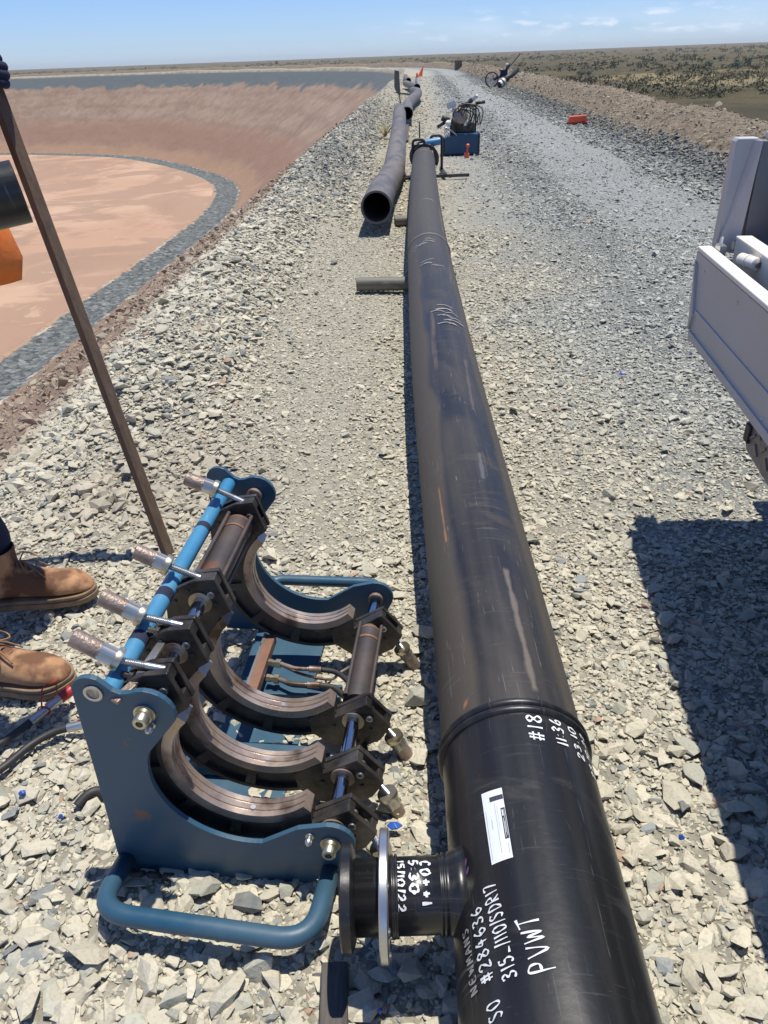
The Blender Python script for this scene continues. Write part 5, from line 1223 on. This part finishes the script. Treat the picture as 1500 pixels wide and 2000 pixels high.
skin_obj('body', V_, E_, [(.15, .11), (.13, .10), (.16, .11), .06, .055, .06, .045, .032, .06, .045, .032, .085, .06, .042, .085, .06, .042], M['skin'], wr)
# trousers and shirt follow the body
skin_obj('trousers', [pel+Vector((0, 0, .05)), pel, hipL, L3(-1.40, 2.16, .52), L3(-1.275, 2.125, .17), hipR, L3(-1.42, 1.80, .52), L3(-1.235, 1.73, .19)], [(0, 1), (1, 2), (2, 3), (3, 4), (1, 5), (5, 6), (6, 7)], [(.165, .13), (.16, .125), .105, .085, .080, .105, .085, .080], M['navy'], wr)
mb = MB(); rings_ = []
spine = [(L3(-1.27, 2.14, 1.06), .20, .22), (L3(-1.25, 2.15, 1.12), .195, .22), (L3(-1.22, 2.17, 1.21), .18, .205), (L3(-1.18, 2.20, 1.30), .165, .215), (L3(-1.14, 2.23, 1.40), .14, .21), (L3(-1.11, 2.24, 1.46), .10, .13), (L3(-1.10, 2.24, 1.50), .075, .075)]
ns = 40
for i, (c_, ra, rb) in enumerate(spine):
    for k in range(ns):
        a_ = 2*math.pi*k/ns; fold = 1+.045*math.sin(5*a_+i*.9)+.03*math.sin(11*a_+i*1.3)+.02*math.sin(17*a_-i); fr = (.085 if i < 2 else .05 if i == 2 else 0)*max(0, math.cos(a_-.35))**2
        mb.v.append(tuple(c_+Vector((math.cos(a_)*(ra*fold+fr), math.sin(a_)*rb*fold, 0))))
for i in range(len(spine)-1):
    for k in range(ns): mb.f.append((i*ns+k, i*ns+(k+1) % ns, (i+1)*ns+(k+1) % ns, (i+1)*ns+k)); mb.uv.append(None)
shirt = mb.build('shirt', M['hivis'], wr, 'all'); sol = shirt.modifiers.new('solid', 'SOLIDIFY'); sol.thickness = .004
skin_obj('sleeve', [shL, elL, hand1-Vector((.10, .05, .05))], [(0, 1), (1, 2)], [.078, .062, .05], M['navy'], wr)
skin_obj('sleeve', [shR, elR, hand2-Vector((.12, -.01, .01))], [(0, 1), (1, 2)], [.078, .062, .05], M['hivis'], wr)
# gloved hands: palm and five bent fingers
def hand(c, axis, palm_dir, m, name='glove', s=1.):
    a = Vector(axis).normalized(); p = Vector(palm_dir).normalized(); side = a.cross(p).normalized()
    V = [c-p*.085, c-p*.045]; E = [(0, 1)]; R = [.032*s, .036*s]
    for i, (off, L) in enumerate(((-.033, .85), (-.011, 1.), (.011, .95), (.033, .78))):
        b = c-p*.015+a*off; k = len(V)
        V += [b+side*.028, b+p*.035*L+side*.032, b+p*.055*L+side*.005, b+p*.035*L-side*.022]; E += [(1, k), (k, k+1), (k+1, k+2), (k+2, k+3)]; R += [.014*s, .0125*s, .0115*s, .010*s]
    k = len(V); V += [c-p*.04-a*.02-side*.02, c-p*.005-a*.045-side*.034, c+p*.03-a*.04-side*.034]; E += [(1, k), (k, k+1), (k+1, k+2)]; R += [.017*s, .014*s, .012*s]
    return skin_obj(name, V, E, R, m, wr, 2)
hand(hand1, -d, Vector((1, .1, 0)), M['navy'], s=1.25)
hand(hand2, Vector((1, 0, 0)), Vector((.1, -.4, .9)), M['navy'])
# head with face and hat (out of the picture, but there)
mb = MB(); n1, n2 = 16, 24
for i in range(n1+1):
    ph = math.pi*i/n1
    for k in range(n2):
        th = 2*math.pi*k/n2; x = math.sin(ph)*math.cos(th); y = math.sin(ph)*math.sin(th); z = math.cos(ph)
        r_x = .098 if z > -.2 else .098*(1+.35*(z+.2)); nose = .022*math.exp(-((th if th < math.pi else th-2*math.pi)/.16)**2-((z+.08)/.18)**2); eye = -.008*math.exp(-((abs(th if th < math.pi else th-2*math.pi)-.38)/.16)**2-((z-.08)/.12)**2); mouth = -.005*math.exp(-((th if th < math.pi else th-2*math.pi)/.3)**2-((z+.48)/.07)**2)
        ear = .016*math.exp(-((abs(th if th < math.pi else th-2*math.pi)-1.57)/.12)**2-((z+.0)/.2)**2)
        mb.v.append((hd.x+x*(r_x+nose+eye+mouth), hd.y+y*(.078+ear), hd.z+.02+z*.118))
for i in range(n1):
    for k in range(n2): mb.f.append((i*n2+k, i*n2+(k+1) % n2, (i+1)*n2+(k+1) % n2, (i+1)*n2+k)); mb.uv.append(None)
mb.build('head', M['skin'], wr, 'all')
mb = MB(); mb.lathe([(-.02, .106), (.03, .108), (.09, .09), (.125, .04), (.13, .001)], hd+Vector((-.01, 0, .04)), (0, 0, 1), 24); mb.f = [f for f in mb.f if len(f) == 4]; mb.build('hair', M['hair'], wr, 'all')
mb = MB(); mb.lathe([(0, .16), (.006, .16), (.012, .11), (.09, .10), (.115, .06), (.118, .001)], hd+Vector((-.01, 0, .075)), (0, 0, 1), 28); mb.build('hat', M['straw'], wr, True)
# boots: lofted cross-sections from heel to toe
def boot(ank, toe_dir, mirror=1, L=.315):
    KW = 1.14; mb = MB(); t = Vector((*toe_dir, 0)).normalized(); s_d = Vector((-t.y, t.x, 0))*mirror
    heel = Vector((ank.x, ank.y, 0))-t*.085-O
    prof = [(0., .030, .11, .10), (.02, .040, .145, .13), (.06, .043, .165, .155), (.095, .041, .165, .155), (.13, .042, .14, .13), (.165, .046, .118, .105), (.20, .051, .102, .085), (.235, .053, .096, .07), (.265, .051, .090, .06), (.29, .042, .074, .05), (.308, .026, .055, .04), (.316, .010, .042, .035)]
    prof = [(u, w*KW, h*1.06, q_) for u, w, h, q_ in prof]; n = 20
    for i, (u, w, h, _) in enumerate(prof):
        inset = .004*math.sin(u*30)
        for k in range(n):
            a_ = math.pi*k/(n-1); ca, sa = math.cos(a_), math.sin(a_)
            wv = w*(1 if sa < .3 else 1-.18*(sa-.3)); zz = .034+(h-.034)*(sa**.62)
            p = heel+t*u*(L/.315)+s_d*(math.copysign(abs(ca)**.8, ca)*wv+inset)+Vector((0, 0, zz)); mb.v.append(tuple(p))
    for i in range(len(prof)-1):
        for k in range(n-1): mb.f.append((i*n+k, i*n+k+1, (i+1)*n+k+1, (i+1)*n+k)); mb.uv.append(None)
        mb.f.append((i*n+n-1, i*n, (i+1)*n, (i+1)*n+n-1)); mb.uv.append(None)
    mb.f.append(tuple(range(n))); mb.f.append(tuple((len(prof)-1)*n+k for k in range(n-1, -1, -1))); mb.uv += [None, None]
    # shaft
    ac = heel+t*.075
    mb.lathe([(.12, .052), (.16, .056), (.20, .058), (.215, .062), (.222, .060), (.215, .052), (.17, .048)], Vector((ac.x, ac.y, 0)), (-.05*t.x, -.05*t.y, 1), 24)
    b = mb.build('boot', M['boot'], wr, 'all'); sbm = b.modifiers.new('sub', 'SUBSURF'); sbm.levels = 1; sbm.render_levels = 1
    # sole: welt and outsole
    out = []
    for (u, w, h, _) in prof: out.append((u, w))
    pts = [(u*(L/.315), w+.007) for u, w in out]; pts[0] = (-.006, .030); pts[-1] = (L+.008, .012)
    loop_ = [heel+t*u+s_d*(w+.004*math.sin(u*30)) for u, w in pts]+[heel+t*u-s_d*(w-.004*math.sin(u*30)) for u, w in reversed(pts)]
    sp_ = smooth_path(loop_, 3, True)
    for (z0, z1, k, nm) in ((.0, .022, 1.0, 'outsole'), (.0235, .037, .985, 'welt')):
        mb = MB(); cxy = heel+t*L*.5; n = len(sp_); pp = [cxy+(p-cxy)*k for p in sp_]
        mb.add([(p.x, p.y, z0) for p in pp]+[(p.x, p.y, z1) for p in pp], [(i, (i+1) % n, n+(i+1) % n, n+i) for i in range(n)]+[tuple(range(n-1, -1, -1)), tuple(range(n, 2*n))]); so_ = mb.build(nm, M['sole'], b, True, .003)
    # laces
    mb = MB(); base = heel+t*.16
    for j in range(5):
        u = .115+.022*j; zz = .168-.016*j; c_ = heel+t*u
        P = smooth_path([c_+s_d*.024+Vector((0, 0, zz-.014)), c_+t*.006+Vector((0, 0, zz+.003)), c_-s_d*.024+t*.012+Vector((0, 0, zz-.016))], 5); mb.tube(P, .0026, 8)
    for sg in (-1, 1):
        c_ = heel+t*.13+Vector((0, 0, .165)); P = smooth_path([c_, c_+s_d*.03*sg+t*.01+Vector((0, 0, .012)), c_+s_d*.052*sg+t*.03-Vector((0, 0, .012)), c_+s_d*.035*sg+t*.045-Vector((0, 0, .018)), c_+t*.01-Vector((0, 0, .004))], 6); mb.tube(P, .0026, 8)
        P = smooth_path([c_, c_+s_d*.02*sg+t*.04-Vector((0, 0, .02)), c_+s_d*.036*sg+t*.075-Vector((0, 0, .055))], 6); mb.tube(P, .0026, 8)
    mb.build('laces', M['lace'], b, 'all')
    mb = MB(); 
    for sg in (-1, 1):
        P = smooth_path([heel+t*.215+s_d*.046*sg+Vector((0, 0, .055)), heel+t*.215+s_d*.034*sg+Vector((0, 0, .088)), heel+t*.205+s_d*.0+Vector((0, 0, .104))], 5); mb.tube(P, .0014, 6)
    mb.build('seam', M['lace'], b, 'all')
boot(f1, (.98, .14), 1, .34); boot(f2, (1., -.02), -1, .34)
# dark pipe piece held in the other hand
pc = Vector(aty(42, 374, 1.74)); dirp = Vector((-.91, -.38, -.13)).normalized()
pcs = open_pipe('pipe_piece', 'shiny dark pipe piece held above the orange shirt, cut by the left edge', [pc-Vector((0, 0, 0)), pc+dirp*.32], .062, .008, M['tee'], None, 40)
pcs.location = (0, 0, 0); pcs.data.transform(Matrix.Translation((pc.x, pc.y, 0)))
me = pcs.data; ctr = Vector((pc.x, pc.y, pc.z)); me.transform(Matrix.Translation(-ctr)); pcs.location = ctr

# ------------------------------------------------------------------ vegetation on the plain
leaf_m = mat('grey_green_leaves', (.085, .105, .065), (.13, .145, .095), .9, .8, coord='Position')
leaf_d = mat('dark_scrub_leaves', (.085, .085, .042), (.16, .14, .075), .12, .85, coord='Position')
bark = mat('scrub_bark', (.09, .07, .05), (.13, .10, .08), 4, .9)
def crown(mb, c, r, h, nl, rr, lean=0):
    blobs = [(Vector((rr.uniform(-.6, .6)*r, rr.uniform(-.6, .6)*r, h*rr.uniform(.35, .8))), r*rr.uniform(.35, .6)) for _ in range(6)]
    for _ in range(nl):
        b, br = rr.choice(blobs); v = Vector((rr.gauss(0, 1), rr.gauss(0, 1), rr.gauss(0, .8))).normalized()*br*rr.uniform(.55, 1.05)
        p = Vector(c)+b+v; s_ = r*.13*rr.uniform(.6, 1.4); a_ = Vector((rr.gauss(0, 1), rr.gauss(0, 1), rr.gauss(0, 1))).normalized(); b_ = a_.orthogonal().normalized()
        mb.v += [tuple(p+a_*s_), tuple(p-a_*s_*.6+b_*s_*.7), tuple(p-a_*s_*.6-b_*s_*.7)]; k = len(mb.v); mb.f.append((k-3, k-2, k-1)); mb.uv.append(None)
def plain_z(x, y): return -5.2+float(fbm(np.array([x*.01]), np.array([y*.01]), 3)[0])*1.2
trees = [(1290, 150, 16, 'lone dark bush standing in the yellow grass clearing', 'd'), (1135, 150, 14, 'broad grey green bush above the berm, right of the orange case', 'm'), (1150, 147, 13, 'rounder grey green bush right behind the broad one', 'm'),
         (1440, 135, 18, 'tall green bush at the right end of the yellow grass', 'm'), (1460, 130, 18, 'grey green bush close to the right edge, on the skyline side', 'm'), (1476, 138, 12, 'small green bush nearest the right edge of the picture', 'd'),
         (1385, 134, 14, 'dull green bush above the middle of the yellow grass', 'm'), (1340, 130, 9, 'low pale bush left of the yellow grass top', 'm'), (1228, 150, 8, 'low dark bush left of the lone bush', 'd'), (1258, 122, 9, 'small far bush above the lone bush', 'm'),
         (1090, 140, 9, 'low bush above the berm left of the broad bush', 'd'), (1410, 118, 8, 'small far bush under the horizon, right side', 'm'), (1350, 168, 9, 'low olive bush below the yellow grass', 'd'), (1440, 178, 8, 'low olive bush between the grass and the berm at right', 'd'), (541, 122, 9, 'single small tree on the left horizon', 'd')]
for i, (px, py, hp_, lb, kd) in enumerate(trees):
    p = at(px, py, -5.2)
    if px == 541: p = at(541, 128.2, -5.2)
    x, y = p[0], p[1]; dist = math.hypot(x, y); hgt = hp_*dist*.86/F*1.05
    t = thing('bush' if px != 541 else 'tree', lb, 'bush' if px != 541 else 'tree', (x, y, plain_z(x, y)), group='bushes on the plain behind the berm' if px != 541 else None)
    rr = random.Random(i+5); mb = MB(); crown(mb, (0, 0, 0), hgt*.62 if px != 541 else hgt*.4, hgt, 420, rr); mb.build('crown', leaf_m if kd == 'm' else leaf_d, t)
    mb = MB(); mb.tube([(0, 0, -.2), (.05*hgt, 0, hgt*.35), (.0, .05*hgt, hgt*.7)], .05*hgt, 8, radii=[.06*hgt, .04*hgt, .015*hgt])
    for a_ in (0, 2.1, 4.2): mb.tube([(0, 0, hgt*.2), (.28*hgt*math.cos(a_), .28*hgt*math.sin(a_), hgt*.6)], .02*hgt, 6, radii=[.025*hgt, .008*hgt])
    mb.build('trunk', bark, t, 'all')
# scrub mass
rr = np.random.default_rng(3); N_ = 5200
Vx = []; Fx = []
ang = rr.uniform(-.50, .52, N_); dist = 40*np.exp(rr.uniform(0, math.log(1600/40.), N_))
px_ = dist*np.sin(ang); py_ = dist*np.cos(ang)
# keep those outside the bank
from_ring = np.array([np.min((TX[::40]-a)**2+(TY[::40]-b)**2)**.5 for a, b in zip(px_, py_)])
inside = np.zeros(N_, bool)
poly = np.stack([TX[::40], TY[::40]], -1); j = len(poly)-1
for i in range(len(poly)):
    cnd = ((poly[i, 1] > py_) != (poly[j, 1] > py_)) & (px_ < (poly[j, 0]-poly[i, 0])*(py_-poly[i, 1])/(poly[j, 1]-poly[i, 1]+1e-12)+poly[i, 0]); inside ^= cnd; j = i
keep = (~inside) & (from_ring > 19)
px_, py_, dist = px_[keep], py_[keep], dist[keep]
clump = fbm(px_*.02, py_*.02, 3)
keep = clump > -.10+.1*rr.random(len(px_)); px_, py_, dist = px_[keep], py_[keep], dist[keep]
zz_ = -5.2+fbm(px_*.01, py_*.01, 3)*1.2; zz_ = zz_+sstep(700, 3500, dist)*5
for x, y, z, ds in zip(px_, py_, zz_, dist):
    s_ = rr.uniform(.5, 1.5)*(1+ds/700.); nl = 44 if ds < 220 else 18
    off = rr.normal(size=(nl, 3))*np.array([.55, .55, .28])*s_; off[:, 2] = np.abs(off[:, 2])+.1*s_
    a_ = rr.normal(size=(nl, 3)); a_ /= np.linalg.norm(a_, axis=1)[:, None]; b_ = np.cross(a_, rr.normal(size=(nl, 3))); b_ /= np.linalg.norm(b_, axis=1)[:, None]
    c_ = off+np.array([x, y, z]); r_k = s_*(.17 if ds < 220 else .26)
    Vx.append(np.stack([c_+a_*r_k, c_-a_*r_k*.6+b_*r_k*.7, c_-a_*r_k*.6-b_*r_k*.7], 1).reshape(-1, 3))
Vx = np.vstack(Vx).astype(np.float32); nf = len(Vx)//3
me = bpy.data.meshes.new('scrub'); me.vertices.add(len(Vx)); me.vertices.foreach_set('co', Vx.ravel()); me.loops.add(nf*3); me.loops.foreach_set('vertex_index', np.arange(nf*3, dtype=np.int32))
me.polygons.add(nf); me.polygons.foreach_set('loop_start', np.arange(0, nf*3, 3, dtype=np.int32)); me.polygons.foreach_set('loop_total', np.full(nf, 3, dtype=np.int32)); me.update(); me.materials.append(leaf_d)
o = bpy.data.objects.new('scrub', me); COL.objects.link(o); setp(o, 'low dark olive scrub spread over the plain', None, None, 'stuff')
# dry tuft on the bank by the first black pipe
tf = thing('dry_tuft', 'dry yellow grass tuft at the left of the far black pipe', 'grass tuft', tuple(at(752, 268, .05)))
mb = MB(); rr = random.Random(4)
for k in range(60):
    a_ = rr.uniform(0, 6.28); l = rr.uniform(.15, .45); w_ = .012; tipx = l*.7*math.cos(a_); tipy = l*.7*math.sin(a_); q = Vector((-math.sin(a_), math.cos(a_), 0))*w_
    mb.add([tuple(q), tuple(-q), (tipx, tipy, l*.8)], [(0, 1, 2)])
mb.build('blades', mat('dry_grass', (.38, .33, .17), (.30, .24, .12), 5, .8), tf)

# ------------------------------------------------------------------ air
hz_m = bpy.data.materials.new('haze_air'); hz_m.use_nodes = True; ht = hz_m.node_tree; ht.nodes.clear()
pv = ht.nodes.new('ShaderNodeVolumePrincipled'); pv.inputs['Density'].default_value = .00011; pv.inputs['Color'].default_value = (.85, .90, .95, 1); pv.inputs['Anisotropy'].default_value = .2
ho = ht.nodes.new('ShaderNodeOutputMaterial'); ht.links.new(pv.outputs[0], ho.inputs['Volume'])
mb = MB(); mb.box((0, 0, 5.), (16000, 16000, 48)); setp(mb.build('haze', hz_m), None, None, None, 'stuff')
